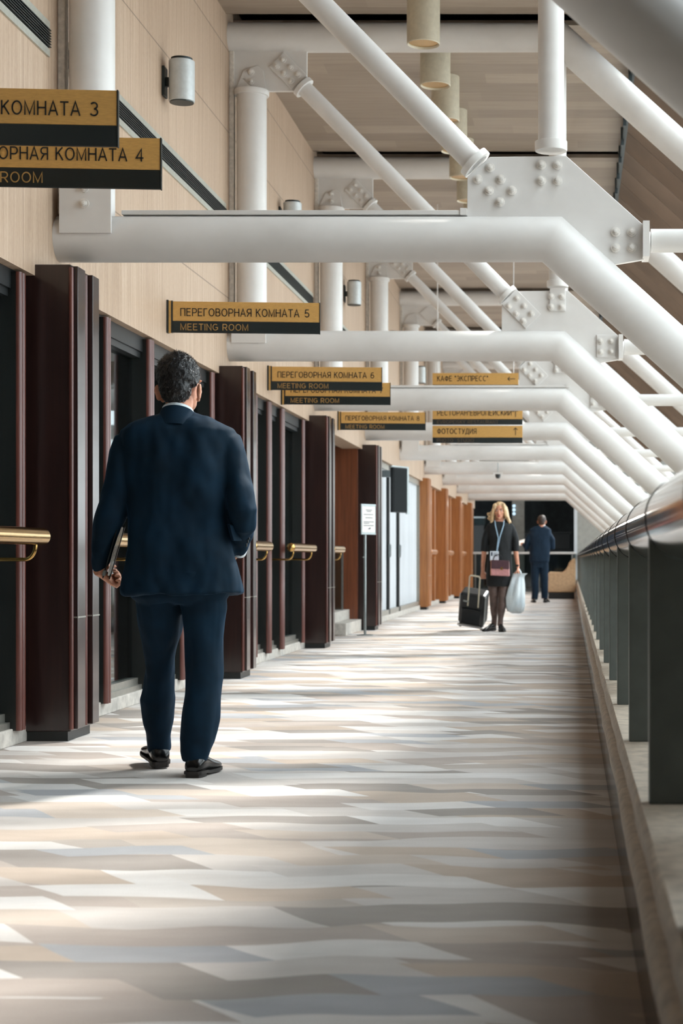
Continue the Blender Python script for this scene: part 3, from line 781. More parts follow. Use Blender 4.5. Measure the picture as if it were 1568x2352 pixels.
for n, y, z, lab in ((3, 6.28, 2.71, 'gold and black sign for room 3, cut off by the left edge, topmost'), (4, 6.95, 2.697, 'gold and black sign for room 4, just below the room 3 sign'),
                     (5, 11.4, 2.688, 'gold and black sign for room 5, above the head of the man in blue'), (6, 15.18, 2.68, 'gold and black sign for room 6'),
                     (7, 15.89, 2.615, 'gold and black sign for room 7, its top hidden behind the room 6 sign'), (8, 19.75, 2.672, 'gold and black sign for room 8, farthest of the room signs')):
    room_sign(n, y, z, lab)

# hanging direction signs
def arrow(parent, x, z, ang, size):
    q = MB()
    d = Vector((math.cos(ang), 0, math.sin(ang))); p = Vector((-d.z, 0, d.x)); c = Vector((x, -.0125, z))
    q.obox(c, d * size, p * size * .09, (0, .001, 0))
    tip = c + d * size
    for s in (-1, 1):
        e = (-d + p * s).normalized(); q.obox(tip + e * size * .36, e * size * .42, Vector((-e.z, 0, e.x)) * size * .09, (0, .001, 0))
    q.build('arrow', 'black_letter', parent, 0, local=True)
SGX = -1.688; SGY = 20.5
def dir_sign(ytop, wdt, ru, rw, en, ew, ang, label, gh=.143, bh=.068, rod=None, y=SGY):
    z = CZ + (1285 - ytop) * y / F
    t = thing('direction_sign', label, 'sign', ((993 - 1310) * y / F, y, z), 0, 'hanging gold and black direction signs')
    MB().box(0, wdt, -.010, .010, -gh, 0).build('gold_panel', 'gold_sign', t, 0, bevel=.0015, local=True)
    MB().box(0, wdt, -.010, .010, -gh - bh, -gh - .001).build('black_panel', 'black_sign', t, 0, bevel=.0015, local=True)
    text(ru, 'black_letter', t, (.058, -.011, -gh * .70), (1, 0, 0), (0, 0, 1), rw, .066)
    if en: text(en, 'dim_letter', t, (.056, -.011, -gh - bh * .82), (1, 0, 0), (0, 0, 1), ew, .042)
    arrow(t, wdt - .085, -gh * .5, ang, .045)
    if rod:
        q = MB()
        for x in (.06, wdt - .06): MB().tube([(x, 0, -.002), (x, 0, rod - z)], .006, 8).build('hanging_rod', 'steel', t, 40, local=True)
dir_sign(857, 1.05, 'КАФЕ "ЭКСПРЕСС"', .62, 'CAFE EXPRESS', .5, math.pi, 'gold hanging sign for the cafe with an arrow pointing left, above the other direction signs', rod=5.28)
dir_sign(936, 1.10, 'РЕСТОРАН"ЕВРОПЕЙСКИЙ"', .93, 'EVROPEISKY RESTAURANT', .75, math.pi / 2, 'gold and black hanging sign for the restaurant with an arrow pointing up', rod=CZ + (1285 - 857) * SGY / F - .212)
dir_sign(978, 1.10, 'ФОТОСТУДИЯ', .48, 'PHOTO  STUDIO', .45, math.pi / 2, 'gold and black hanging sign for the photo studio, lowest of the direction signs')

# ------------------------------------------------------------------ hanging sensor
t = thing('hanging_sensor', 'small square sensor hanging on a rod under a far white beam', 'sensor', P(1143, 1070, 31.3))
p0 = P(1143, 1062, 31.3); p1 = P(1143, 1086, 31.3)
MB().tube([p0 + Vector((0, 0, .05)), p1], .008, 8).build('rod', 'grey_metal', t, 40)
MB().box(p1.x - .085, p1.x + .085, p1.y - .085, p1.y + .085, p1.z - .025, p1.z).build('plate', 'steel', t, 0)
MB().lathe([(.001, -.11), (.035, -.10), (.05, -.06), (.05, -.02)], p1, 20).build('dome', 'dark', t, 40)
t = thing('track_light', 'thin white lighting strip above the hanging sensor', 'light', P(1085, 1060, 31.3))
a = P(1083, 1061, 31.25); b = P(1237, 1061, 31.25)
MB().box(a.x, b.x, a.y - .03, a.y + .03, a.z - .012, a.z + .012).build('track', 'steel', t, 0)

# ------------------------------------------------------------------ wall screen by the curtains
c = P(916, 1126, 25.0)
t = thing('display_screen', 'black upright display screen fixed above the white curtained doors', 'screen', c, math.radians(62))
MB().box(-.19, .19, -.025, .03, -.335, .335).build('casing', 'black_plastic', t, 0, bevel=.008, local=True)
MB().box(-.175, .175, -.03, -.0255, -.32, .32).build('screen', 'screen', t, 0, local=True)
MB().box(.192, .25, -.012, .012, -.35, .35).box(-.21, .25, -.014, .014, .337, .36).build('side_panel', 'grey_metal', t, 0, bevel=.003, local=True)
MB().box(-.05, .05, .03, .30, .20, .30).build('mount', 'grey_metal', t, 0, local=True)

# ------------------------------------------------------------------ notice stand
b = P(838, 1459, 20.6); b.z = 0
t = thing('notice_stand', 'slim grey pole stand holding a white framed notice, beside the recess', 'notice stand', b)
MB().lathe([(.001, 0), (.10, 0), (.10, .008), (.02, .016), (.001, .016)], b, 28).build('base', 'grey_metal', t, 40)
MB().tube([(b.x, b.y, .012), (b.x, b.y, 1.29)], .016, 16).build('pole', 'grey_metal', t, 40)
MB().ball((b.x - .018, b.y - .012, .96), .012).build('knob', 'grey_metal', t, 40)
rot = Matrix.Translation(Vector((b.x + .037, b.y, 1.425))) @ Matrix.Rotation(math.radians(54), 4, 'Z')
MB().box(-.128, .128, -.008, .008, -.183, .183).box(-.13, .13, -.012, .012, .165, .188).box(-.13, .13, -.012, .012, -.188, -.165).xf(rot).build('board', 'grey_metal', t, 0, bevel=.003)
MB().box(-.115, .115, -.011, -.0085, -.160, .160).xf(rot).build('notice', 'paper', t, 0)
q = MB()
for z, w_, x0 in ((.115, .11, -.05), (.098, .08, -.04), (.06, .17, -.09), (.02, .13, -.06), (-.03, .18, -.09), (-.048, .10, -.09), (-.075, .18, -.09)):
    q.box(x0, x0 + w_, -.0125, -.011, z - .0035, z + .0035)
q.add([(-.02, -.0125, -.12), (.03, -.0125, -.12), (.03, -.0125, -.095)], [(0, 1, 2)])
q.xf(rot).build('printed_lines', 'navy_print', t, 0)

# ------------------------------------------------------------------ stone steps in the recess
t = thing('stone_steps', 'two grey stone steps leading up into the recess on the left', 'steps', (-2.9, 20.6, 0))
MB().box(-3.90, -2.745, 20.5, 22.0, 0, .150).build('tread', 'stone_grey', t, 0, bevel=.006)
MB().box(-3.90, -2.90, 20.62, 22.0, .150, .280).build('tread', 'stone_grey', t, 0, bevel=.006)
t = thing('glass_balustrade', 'grey glass balustrade panel above the stone steps', 'balustrade', (-3.0, 21.7, .28))
MB().box(-3.05, -2.955, 21.70, 21.72, .28, 1.02).build('panel', 'glass', t, 0)
MB().box(-3.06, -2.95, 21.69, 21.73, 1.02, 1.05).box(-2.965, -2.945, 21.69, 21.73, .27, 1.02).build('frame', 'grey_metal', t, 0)

# ------------------------------------------------------------------ far end
t = thing('end_balustrade', 'white topped balustrade across the far end of the corridor', 'balustrade', (-1.4, 47.5, 0))
MB().box(-2.8, .15, 47.46, 47.56, 1.085, 1.145).build('top_rail', 'steel', t, 0, bevel=.01)
MB().box(-2.8, .15, 47.50, 47.52, .12, 1.09).build('panel', 'glass', t, 0)
for x in (-2.7, -1.8, -.9, .05): MB().box(x - .02, x + .02, 47.48, 47.54, 0, 1.09).build('upright', 'grey_metal', t, 0)
a = P(1176, 1150, 60); b = P(1204, 1150, 60)
t = thing('hall_column', 'pale square column in the dark hall behind the blond woman', 'column', ((a.x + b.x) / 2, 60, 0))
MB().box(a.x, b.x, 59.8, 60.2, 0, 3.38).build('shaft', 'grey_wall', t, 0)
MB().box(a.x - .03, b.x + .03, 59.77, 60.23, 0, .15).build('base', 'grey_wall', t, 0)
for i, py in enumerate((1162, 1171, 1180)):
    c = P(1180, py, 59.77)
    o = MB().ball(c, .05).build('spot_lamp', 'lamp_on', None, 60)
    tag(o, ['small lit lamp beside the pale column in the far hall, highest of three', 'small lit lamp beside the pale column in the far hall, middle of three', 'small lit lamp beside the pale column in the far hall, lowest of three'][i], 'lamp', 'lamps in the far hall')
for nm, lab, (x0, x1, y0, y1), z, mt in (
        ('dark_cabinet', 'dark cabinet in the far hall behind the back of the far man', (1206, 1310, 1225, 1262), 55, 'dark'),
        ('shelf_unit', 'grey green shelf in the dark hall left of the blond woman', (1086, 1112, 1190, 1206), 57, 'curtain_dark')):
    a = P(x0, y1, z); b = P(x1, y0, z)
    t = thing(nm, lab, 'cabinet' if 'cab' in nm else 'shelf', ((a.x + b.x) / 2, z, 0))
    MB().box(a.x, b.x, z, z + .5, a.z, b.z).build('body', mt, t, 0, bevel=.02)
    MB().box(a.x - .03, b.x + .03, z - .03, z + .5, b.z, b.z + .05).build('top', 'grey_metal' if 'shelf' in nm else 'dark', t, 0)
    MB().box(a.x + .02, b.x - .02, z + .05, z + .4, 0, a.z).build('base', 'dark', t, 0)

hl = bpy.data.lights.new('hall_fill', 'POINT'); hl.energy = 160; hl.shadow_soft_size = .4; hl.color = (1, .93, .84)  # added fill light that lifts the dark far hall, not a real fixture
ho = bpy.data.objects.new('hall_fill', hl); COL.objects.link(ho); ho.location = (-1.2, 56, 3.1)
# armchair
def armchair():
    z = 39.5
    a = P(1256, 1372, z); b = P(1330, 1280, z)
    t = thing('armchair', 'tan upholstered armchair at the far right beside the ledge', 'armchair', ((a.x + b.x) / 2, z, 0))
    x0, x1 = a.x, min(b.x + .02, .12)
    def pr(pts, y0, y1, name, bev=.03):
        return MB().prism(pts, y0, y1).build(name, 'sofa', t, 40, bevel=bev)
    prof = [(x0, .16), (x0 + .01, .56), (x0 + .05, .64), (x1 - .30, .63), (x1 - .22, .72), (x1 - .12, .90), (x1 - .02, .98), (x1, .90), (x1, .16)]
    pr(prof, z - .10, z + .06, 'side'); pr(prof, z + .64, z + .80, 'side')
    pr([(x1 - .26, .45), (x1 - .16, .86), (x1 - .04, .96), (x1 - .005, .90), (x1 - .005, .16), (x1 - .26, .16)], z + .06, z + .64, 'backrest')
    pr([(x0 + .02, .16), (x0 + .02, .44), (x1 - .26, .42), (x1 - .26, .16)], z + .06, z + .64, 'seat')
    q = MB().box(x0 + .03, x1 - .03, z - .06, z + .76, .0, .16); q.build('base', 'dark', t, 0)
armchair()
# ------------------------------------------------------------------ people: shared builders
def sring(cx, cy, z, rx, ry, p=2.5, n=40, tilt=0.0):
    out = []
    for j in range(n):
        w = 2 * math.pi * j / n; c, s = math.cos(w), math.sin(w)
        x = rx * math.copysign(abs(c) ** (2 / p), c); y = ry * math.copysign(abs(s) ** (2 / p), s)
        out.append(Vector((cx + x, cy + y, z + tilt * y)))
    return out

def head(mb, C, yaw, s=1.0, ear_z=-.03):
    R = Matrix.Rotation(yaw, 3, 'Z'); C = Vector(C)
    def L(x, y, z): return C + R @ (Vector((x, y, z)) * s)
    def B(c, r, rot=None):
        rr = R if rot is None else R @ rot
        mb.ball(L(*c), tuple(k * s for k in r), rr, 22, 14)
    B((0, -.010, .020), (.076, .095, .092)); B((0, .024, -.030), (.064, .070, .086))
    B((0, .034, -.078), (.050, .054, .042)); B((0, .071, -.104), (.021, .019, .017))
    mb.tube([L(0, .088, .006), L(0, .103, -.018), L(0, .116, -.040), L(0, .094, -.050)], [.006 * s, .008 * s, .0125 * s, .008 * s], 12)
    for k in (-1, 1):
        B((k * .012, .098, -.045), (.008, .010, .007)); B((k * .031, .082, .016), (.026, .011, .008))
        B((k * .043, .062, -.030), (.020, .022, .020))
        ro = Matrix.Rotation(k * .45, 3, 'Z') @ Matrix.Rotation(-.18, 3, 'X')
        B((k * .088, -.014, ear_z), (.010, .019, .034), ro); B((k * .095, -.022, ear_z + .012), (.008, .014, .024), ro)
        B((k * .079, -.002, ear_z - .03), (.008, .011, .010))
    B((0, .090, -.066), (.021, .010, .005)); B((0, .089, -.076), (.018, .010, .006))
    mb.tube([L(0, -.008, -.06), L(0, -.022, -.12), L(0, -.030, -.20)], [.054 * s, .056 * s, .064 * s], 24)
    return L, R

def hand(mb, Wp, f, n, thumb, curl=(.5, .6, .4), s=1.0, spread=1.0):
    Wp = Vector(Wp); f = Vector(f).normalized(); n = Vector(n); n = (n - f * n.dot(f)).normalized(); sd = Vector(thumb)
    sd = (sd - f * sd.dot(f) - n * sd.dot(n)).normalized()
    rings = []
    for t, a, b in ((-.03, .026, .021), (0, .027, .019), (.035, .036, .017), (.07, .041, .015), (.092, .039, .012), (.098, .030, .008)):
        rings.append([Wp + f * t * s + (sd * math.cos(w) * a + n * math.sin(w) * b) * s for w in [2 * math.pi * j / 18 for j in range(18)]])
    mb.loft(rings)
    for off, ln in ((.030, .070), (.010, .079), (-.010, .074), (-.029, .058)):
        p = Wp + (f * .080 + sd * off * spread) * s; pts = [p]; ang = curl[0] * .35
        p = p + (f * .014) * s; pts.append(p)
        for seg, c in zip((.45, .32, .23), curl):
            ang += c
            d = f * math.cos(ang) + n * math.sin(ang); p = p + d * ln * seg * s; pts.append(p)
        mb.tube(pts, [.0095 * s, .0092 * s, .0086 * s, .0078 * s, .0062 * s], 10)
        mb.ball(pts[-1], .0062 * s, None, 10, 6)
    p = Wp + (f * .022 + sd * .026) * s; pts = [p]
    for d, ln in ((f * .55 + sd * .75 + n * .25, .034), (f * .85 + sd * .35 + n * .45, .032), (f * .8 - sd * .05 + n * .6, .026)):
        p = p + d.normalized() * ln * s; pts.append(p)
    mb.tube(pts, [.014 * s, .012 * s, .0105 * s, .007 * s], 10); mb.ball(pts[-1], .007 * s, None, 10, 6)

def shoe(parent, heel, yaw, L=.30, lift=0.0, toe=0.0, wd=1.0, heel_h=.022):
    heel = Vector(heel); R = Matrix.Rotation(yaw, 4, 'Z') @ Matrix.Rotation(lift, 4, 'X')
    T = Matrix.Translation(heel) @ R
    prof = [(0.0, .020, .050, .030), (.03, .031, .078, .022), (.12, .036, .098, .02), (.25, .036, .104, .02), (.38, .034, .094, .02),
            (.52, .038, .074, .016), (.66, .044, .060, .014), (.80, .043, .050, .014), (.92, .033, .041, .016), (1.0, .012, .028, .020)]
    rings = []
    for t, hw, h, z0 in prof:
        ring = []
        for j in range(20):
            w = 2 * math.pi * j / 20; c, sn = math.cos(w), math.sin(w)
            x = hw * wd * math.copysign(abs(c) ** .8, c); z = (z0 + h) / 2 + (h - z0) / 2 * math.copysign(abs(sn) ** (.75 if sn < 0 else .95), sn)
            ring.append(T @ Vector((x, t * L, z)))
        rings.append(ring)
    up = MB().loft(rings).build('shoe', 'shoe', parent, 60)
    rings = []
    for t, hw, h, z0 in prof:
        x = (hw + .003) * wd; zb = 0.008 if t > .3 else 0.016; zt = zb + .012
        rings.append([T @ Vector(v) for v in ((-x, t * L, zb), (x, t * L, zb), (x, t * L, zt), (-x, t * L, zt))])
    q = MB().loft(rings)
    hx = .032 * wd
    q.loft([[T @ Vector(v) for v in ((-hx * k, .004, z), (-hx, .02, z), (-hx * 1.05, .075, z), (hx * 1.05, .075, z), (hx, .02, z), (hx * k, .004, z))] for z, k in ((0, .75), (.02, .8))])
    q.build('sole', 'sole', up, 30)
    return up

def cloth(freq, amp, seed, vert=.45):
    def fn(co, n):
        q = Vector((co.x * freq + seed, co.y * freq, co.z * freq * vert))
        v = noise.noise(q) * amp + noise.noise(q * 2.3 + Vector((3, 1, 2))) * amp * .45
        w = noise.noise(Vector((co.x * 5 + seed, co.y * 5, co.z * 5)) ) * amp
        return v + w
    return fn

def fused(name, mb, mat, parent, voxel, smooth=6, fn=None):
    me = fuse(mb, voxel, smooth)
    if fn: wrinkle(me, fn)
    shift(me, worldloc(parent)); me.name = name; me.materials.clear()
    return place(me, name, mat, parent, 0 if False else 180)

# ------------------------------------------------------------------ the man in the blue suit
ZM = 7.25
def man():
    root = thing('person', 'man in a blue suit walking away at the left, folder in his left hand', 'person', (P(412, 1785, ZM).x, ZM, 0))
    px = lambda x, y, d=0.0: P(x, y, ZM + d)
    K = ZM / F
    # body
    b = MB()
    C = px(415, 880, .015)
    L, R = head(b, C, math.radians(-13), 1.05, -.040)
    cx = root.location.x
    b.loft([sring(cx, ZM, z, rx, ry) for z, rx, ry in ((.86, .15, .11), (1.0, .165, .115), (1.15, .165, .10), (1.32, .19, .11), (1.43, .19, .09), (1.50, .10, .07), (1.56, .06, .06))])
    armL = [px(312, 1030, .0), px(282, 1090, -.01), px(258, 1195, -.03), px(240, 1260, .0), px(231, 1312, .05)]
    armR = [px(502, 1030, .0), px(538, 1088, -.01), px(560, 1175, -.04), px(556, 1232, .04), px(550, 1262, .10)]
    for a in (armL, armR): b.tube(a, [.045, .042, .04, .035, .027], 16)
    hand(b, armL[-1] + Vector((0, .005, -.008)), (.36, .80, -.40), (.78, -.05, .60), (.0, .35, .95), (1.15, 1.3, .9), 1.0)
    hand(b, armR[-1] + Vector((-.01, .005, -.01)), (-.55, .70, -.45), (-.6, -.3, .5), (0, .5, .8), (.5, .6, .4), 1.0)
    legL = [px(372, 1340, .0), px(370, 1440, .08), px(368, 1530, .15), px(362, 1640, .21), px(365, 1738, .28)]
    legR = [px(460, 1340, .0), px(467, 1440, .0), px(465, 1540, .0), px(456, 1650, -.03), px(446, 1755, -.045)]
    for a in (legL, legR): b.tube(a, [.075, .07, .05, .042, .028], 16)
    fused('body', b, 'skin', root, .0042, 3)
    # hair
    h = MB()
    hb = lambda c, r: h.ball(L(*c), tuple(v * 1.05 for v in r), R, 24, 16)
    hb((0, -.024, .032), (.086, .092, .090)); hb((0, -.050, -.022), (.068, .062, .072)); hb((0, -.030, .050), (.080, .080, .076))
    me = fuse(h, .004, 5)
    def jit(co, n): return noise.noise(co * 70) * .004 + noise.noise(co * 25) * .004
    wrinkle(me, jit)
    src = [(v.co.copy(), v.normal.copy()) for v in me.vertices]
    shift(me, worldloc(root)); me.materials.clear(); hair = place(me, 'hair', 'hair_dark', root, 180)
    q = MB(); rnd = random.Random(4)
    for i in range(5200):
        co, n = rnd.choice(src); l = R.inverted() @ (co - C)
        if l.z < -.086 or l.y > .05: continue
        side = abs(l.x) > .055 and l.z < .02
        flow = Vector((rnd.uniform(-.5, .5), rnd.uniform(-.3, .3), -1.0 if l.z < .06 else -.3)); flow = (flow - n * flow.dot(n)).normalized()
        ln = rnd.uniform(.010, .022) * (.4 if side else 1.0 if l.z > -.03 else .6); w = n.cross(flow) * rnd.uniform(.0007, .0014)
        a0 = co - n * .002; a1 = co + flow * ln * .6 + n * ln * .24; a2 = co + flow * ln + n * ln * .26
        q.add([a0 - w, a0 + w, a1 + w * .7, a1 - w * .7, a2], [(0, 1, 2, 3), (3, 2, 4)])
    off = worldloc(root)
    o = bpy.data.meshes.new('hair_strands'); o.from_pydata([tuple(v - off) for v in q.v], [], q.f)
    st = place(o, 'hair_strands', 'hair_strand', hair, 0); st.parent = hair; st['kind'] = 'stuff'
    # jacket
    j = MB(); T = []
    for py, l, r, ry, p, d in ((939, 382, 440, .055, 2, -.005), (950, 364, 454, .072, 2, 0), (957, 348, 466, .082, 2, 0), (966, 325, 488, .095, 2.2, 0), (977, 300, 511, .108, 2.4, 0), (989, 279, 536, .118, 2.5, 0),
                            (1010, 275, 541, .125, 2.6, 0), (1035, 281, 541, .132, 2.6, 0), (1080, 290, 536, .138, 2.5, 0), (1130, 295, 530, .136, 2.4, .0), (1180, 298, 526, .132, 2.4, 0),
                            (1230, 297, 529, .138, 2.4, 0), (1280, 291, 539, .15, 2.4, 0), (1330, 284, 551, .158, 2.4, 0), (1360, 280, 557, .162, 2.4, 0), (1364, 284, 553, .158, 2.4, 0)):
        a = px(l, py); c = px(r, py); T.append(sring((a.x + c.x) / 2, ZM + d, a.z, (c.x - a.x) / 2, ry, p))
    j.loft(T[::-1])
    sl = [(px(312, 1012), 27), (px(298, 1022, -.005), 36), (px(288, 1048, -.01), 36), (px(279, 1085, -.015), 34), (px(270, 1130, -.02), 35), (px(253, 1192, -.035), 32), (px(243, 1225, -.02), 30), (px(238, 1262, .0), 27), (px(231, 1300, .04), 20), (px(230, 1313, .05), 18)]
    sr = [(px(504, 1013), 27), (px(517, 1024, -.005), 36), (px(528, 1050, -.01), 36), (px(541, 1088, -.015), 34), (px(552, 1125, -.03), 34), (px(560, 1172, -.045), 34), (px(560, 1205, -.02), 31), (px(556, 1235, .04), 26), (px(550, 1258, .085), 22), (px(547, 1264, .10), 20)]
    for s in (sl, sr): j.tube([v for v, r in s], [r * K for v, r in s], 22)
    jk = fused('jacket', j, 'suit', root, .007, 5, cloth(10, .014, 2.0, .5))
    a = px(534, 1205, -.06); c2 = px(543, 1242, -.045)
    MB().obox((a + c2) / 2, Vector((.008, -.006, -.002)), Vector((.012, .030, 0)), (c2 - a) / 2).build('pocket_flap', 'suit', jk, 0, bevel=.004)
    # collars
    def collar(name, mat, z0, z1, r0, r1, par, tilt=-.42, th=.004, cyo=0.0):
        c = px(409, 940); q = MB(); cy = ZM - .005 + cyo
        ra = [sring(c.x, cy, z0, r0, r0 * 1.02, 2, 36, tilt), sring(c.x, cy, z1, r1, r1 * 1.02, 2, 36, tilt), sring(c.x, cy, z1, r1 - th, r1 * 1.02 - th, 2, 36, tilt), sring(c.x, cy, z0, r0 - th, r0 * 1.02 - th, 2, 36, tilt)]
        ra.append(ra[0]); q.loft(ra, cap=False); return q.build(name, mat, par, 60)
    zc = px(409, 944).z
    collar('shirt_collar', 'shirt', zc - .055, zc + .002, .072, .0665, root)
    collar('jacket_collar', 'suit', zc - .105, zc - .012, .104, .0735, jk, th=.010)
    # sleeve buttons, shirt cuff, pocket flap
    q = MB()
    for i in range(3): q.lathe([(.001, 0), (.007, 0), (.007, .004), (.001, .005)], px(571 - 3 * i, 1236 + 8 * i, .0) + Vector((0, 0, 0)), 12, 'x')
    q.build('sleeve_button', 'black_plastic', jk, 40)
    a = px(549, 1264, .098); MB().tube([a + Vector((.004, -.006, .008)), a + Vector((-.005, .012, -.008))], .034, 18).build('shirt_cuff', 'shirt', root, 40)
    # trousers
    t = MB()
    rows = [(px(415, 1310), 128, .15), (px(415, 1345), 122, .14), (px(415, 1372), 108, .125), (px(415, 1385), 92, .10)]
    t.loft([sring(v.x, ZM, v.z, r * K, ry, 2.3) for v, r, ry in rows][::-1])
    ll = [(px(365, 1335, .0), 56), (px(370, 1400, .04), 52), (px(371, 1450, .08), 48), (px(369, 1510, .13), 37), (px(366, 1550, .16), 35), (px(362, 1605, .19), 42), (px(364, 1655, .22), 33), (px(363, 1688, .245), 25), (px(365, 1712, .262), 25), (px(366, 1722, .265), 25)]
    lr = [(px(462, 1335, .0), 57), (px(470, 1400, .0), 51), (px(468, 1460, .005), 46), (px(467, 1550, .005), 44), (px(463, 1600, -.005), 41), (px(457, 1650, -.02), 42), (px(451, 1700, -.035), 39), (px(447, 1730, -.04), 33), (px(446, 1745, -.035), 28)]
    for s in (ll, lr): t.tube([v for v, r in s], [r * K for v, r in s], 22)
    fused('trousers', t, 'suit', root, .007, 4, cloth(10, .012, 7.0, .35))
    MB().tube([px(364, 1690, .262), px(365, 1730, .272), px(366, 1748, .28)], .036, 18).build('sock', 'sock', root, 60)
    # shoes
    v = px(377, 1762, .25); shoe(root, (v.x - .002, v.y - .045, 0.005), math.radians(24), .30, math.radians(7), wd=1.18)
    v = px(440, 1783, -.085); shoe(root, (v.x + .006, v.y - .02, 0), math.radians(-7), .30, 0, wd=1.15)
    # folder
    u = Vector((.277, 0, .961)); n = Vector((.961, 0, -.277)); c = px(259, 1266, .0) + Vector((-.002, .035, -.004)); D = Vector((-.255, .967, 0)).normalized()
    f = thing('document_folder', 'dark folder of white papers in the left hand of the man in the blue suit', 'folder', c)
    MB().obox(c - n * .017, n * .0025, D * .105, u * .122).build('cover', 'grille', f, 0, bevel=.001)
    MB().obox(c + n * .012, n * .0018, D * .102, u * .118).build('cover', 'black_plastic', f, 0, bevel=.001)
    q = MB()
    for k in range(5):
        pts = []
        for i in range(13):
            s_ = -1 + 2 * i / 12; bow = math.cos(s_ * math.pi / 2) * (-.006 + .0028 * k)
            pts.append(c + u * (s_ * .108 + .004) + n * (.000 + bow + .0015 * k))
        ring = [[p - D * .10, p + n * .0012 - D * .10, p + n * .0012 + D * .10, p + D * .10] for p in pts]
        q.loft(ring)
    q.build('papers', 'paper', f, 0)
    MB().obox(c - u * .098 - n * .016 - D * .104, n * .006, Vector((0, .01, 0)), u * .012).build('clasp', 'grey_metal', f, 0, bevel=.002)
man()

# ------------------------------------------------------------------ the blond woman
ZW = 21.77
def woman():
    root = thing('person', 'blond woman in a black dress walking towards the camera with a suitcase', 'person', (P(1145, 1450, ZW).x, ZW, 0))
    px = lambda x, y, d=0.0: P(x, y, ZW + d); K = ZW / F
    b = MB(); C = px(1147, 1173, -.01)
    L, R = head(b, C, math.radians(180 - 3), .96)
    cx = px(1147, 1240).x
    b.loft([sring(cx, ZW, px(0, py).z, rx, ry, 2.2) for py, rx, ry in ((1334, .12, .09), (1310, .15, .11), (1262, .12, .09), (1225, .135, .10), (1204, .15, .075), (1199, .07, .05), (1190, .05, .05))])
    aL = [px(1121, 1212), px(1114, 1240, .0), px(1111.5, 1266, .02), px(1108.5, 1298, .06), px(1108.5, 1314, .08)]
    aR = [px(1175.5, 1212), px(1183, 1240, .0), px(1184, 1266, -.01), px(1188, 1294, -.03), px(1189, 1303, -.04)]
    for a in (aL, aR): b.tube(a, [.034, .036, .034, .025, .021], 14)
    hand(b, aL[-1], (.05, .25, -.95), (.0, 1, .2), (.9, -.2, 0), (.9, 1.0, .7), .9)
    hand(b, aR[-1], (.08, -.05, -.95), (-.9, 0, 0), (0, -1, 0), (.9, 1.0, .7), .9)
    lL = [px(1131, 1330), px(1133, 1362, -.03), px(1134, 1385, .0), px(1135, 1420, .06), px(1134, 1438, .08)]
    lR = [px(1160, 1330), px(1155, 1362, -.06), px(1153, 1385, -.07), px(1149, 1420, -.09), px(1148, 1438, -.10)]
    for a in (lL, lR): b.tube(a, [.06, .05, .046, .03, .03], 14)
    fused('body', b, 'skin', root, .0045, 2)
    t = MB()
    for a in (lL, lR):
        t.tube([a[0], (a[0] + a[1]) / 2, a[1], a[2], (a[2] * .6 + a[3] * .4), a[3], a[4]], [.078, .070, .061, .056, .052, .037, .036], 18)
    fused('tights', t, 'tights', root, .006, 3)
    d = MB()
    rows = [(1198, 1137, 1160, .060), (1201, 1123, 1173, .08), (1206, 1117, 1179, .09), (1214, 1119, 1178, .105), (1228, 1121, 1176, .125), (1246, 1124, 1174, .118), (1264, 1123, 1174, .115), (1285, 1119, 1175, .13), (1310, 1116, 1176, .138), (1332, 1115.5, 1174, .135), (1346, 1117, 1171, .13), (1347, 1120, 1168, .12)]
    rr = []
    for py, l, r, ry in rows:
        a = px(l, py); c = px(r, py); rr.append(sring((a.x + c.x) / 2, ZW - .005, a.z, (c.x - a.x) / 2, ry, 2.2))
    d.loft(rr[::-1])
    for a, w in ((aL, 1), (aR, -1)):
        d.tube([a[0] + Vector((.01 * w, 0, 0)), a[0] * .5 + a[1] * .5, a[1], a[2]], [.046, .05, .05, .046], 16)
    fused('dress', d, 'dress', root, .007, 4, cloth(14, .005, 4.0, .4))
    # face details
    for k in (-1, 1):
        e = MB().ball(L(k * .031, .0800, -.002), (.0105, .0105, .0085), None, 14, 10).build('eye', 'eye_white', root, 60)
        MB().ball(L(k * .030, .0885, -.002), (.0062, .0030, .0062), R, 12, 8).build('iris', 'iris', e, 60)
        MB().tube([L(k * .012, .093, .017), L(k * .032, .094, .022), L(k * .050, .078, .015)], [.003, .004, .002], 8).build('eyebrow', 'hair_brown', root, 60)
    MB().ball(L(0, .0965, -.066), (.022, .006, .005), R, 14, 8).ball(L(0, .096, -.076), (.018, .006, .006), R, 14, 8).build('lips', 'lips', root, 60)
    # hair: crown plus long locks
    h = MB(); rnd = random.Random(9)
    hb = lambda c, r: h.ball(L(*c), tuple(v * .96 for v in r), R, 22, 14)
    hb((0, -.024, .036), (.088, .100, .090)); hb((0, -.055, -.05), (.082, .06, .11))
    for k in (-1, 1):
        hb((k * .062, .030, .045), (.030, .052, .055))
        for i in range(7):
            a = i / 6
            p0 = L(k * (.045 + .035 * a), .055 - .10 * a, .075 - .02 * a)
            lw = 1.0 if k > 0 else 1.25
            pts = [p0, L(k * (.080 + .012 * a), .050 - .09 * a, .0), L(k * (.090 + .01 * a) * 1.02, .045 - .09 * a, -.07), L(k * (.095 + .018 * rnd.random()) * lw, .045 - .08 * a, -.125 - .02 * rnd.random()), L(k * (.105 + .03 * rnd.random()) * lw, .045 - .07 * a, -.165 - .025 * rnd.random())]
            h.tube(pts, [.018, .023, .022, .018, .006], 10)
    # lock blown outwards on one side
    for i in range(6):
        z = -.03 - .02 * i; h.tube([L(.085, .02, z + .03), L(.108, .02, z + .005), L(.138, .015, z - .006 + .012 * (i % 2)), L(.165 + .02 * rnd.random(), .01, z + .012 * (i % 3))], [.018, .016, .010, .003], 8)
    def strandy(co, n): return noise.noise(Vector((co.x * 60, co.y * 60, co.z * 9))) * .004
    fused('hair', h, 'hair_blond', root, .005, 3, strandy)
    # lanyard and badge
    q = MB()
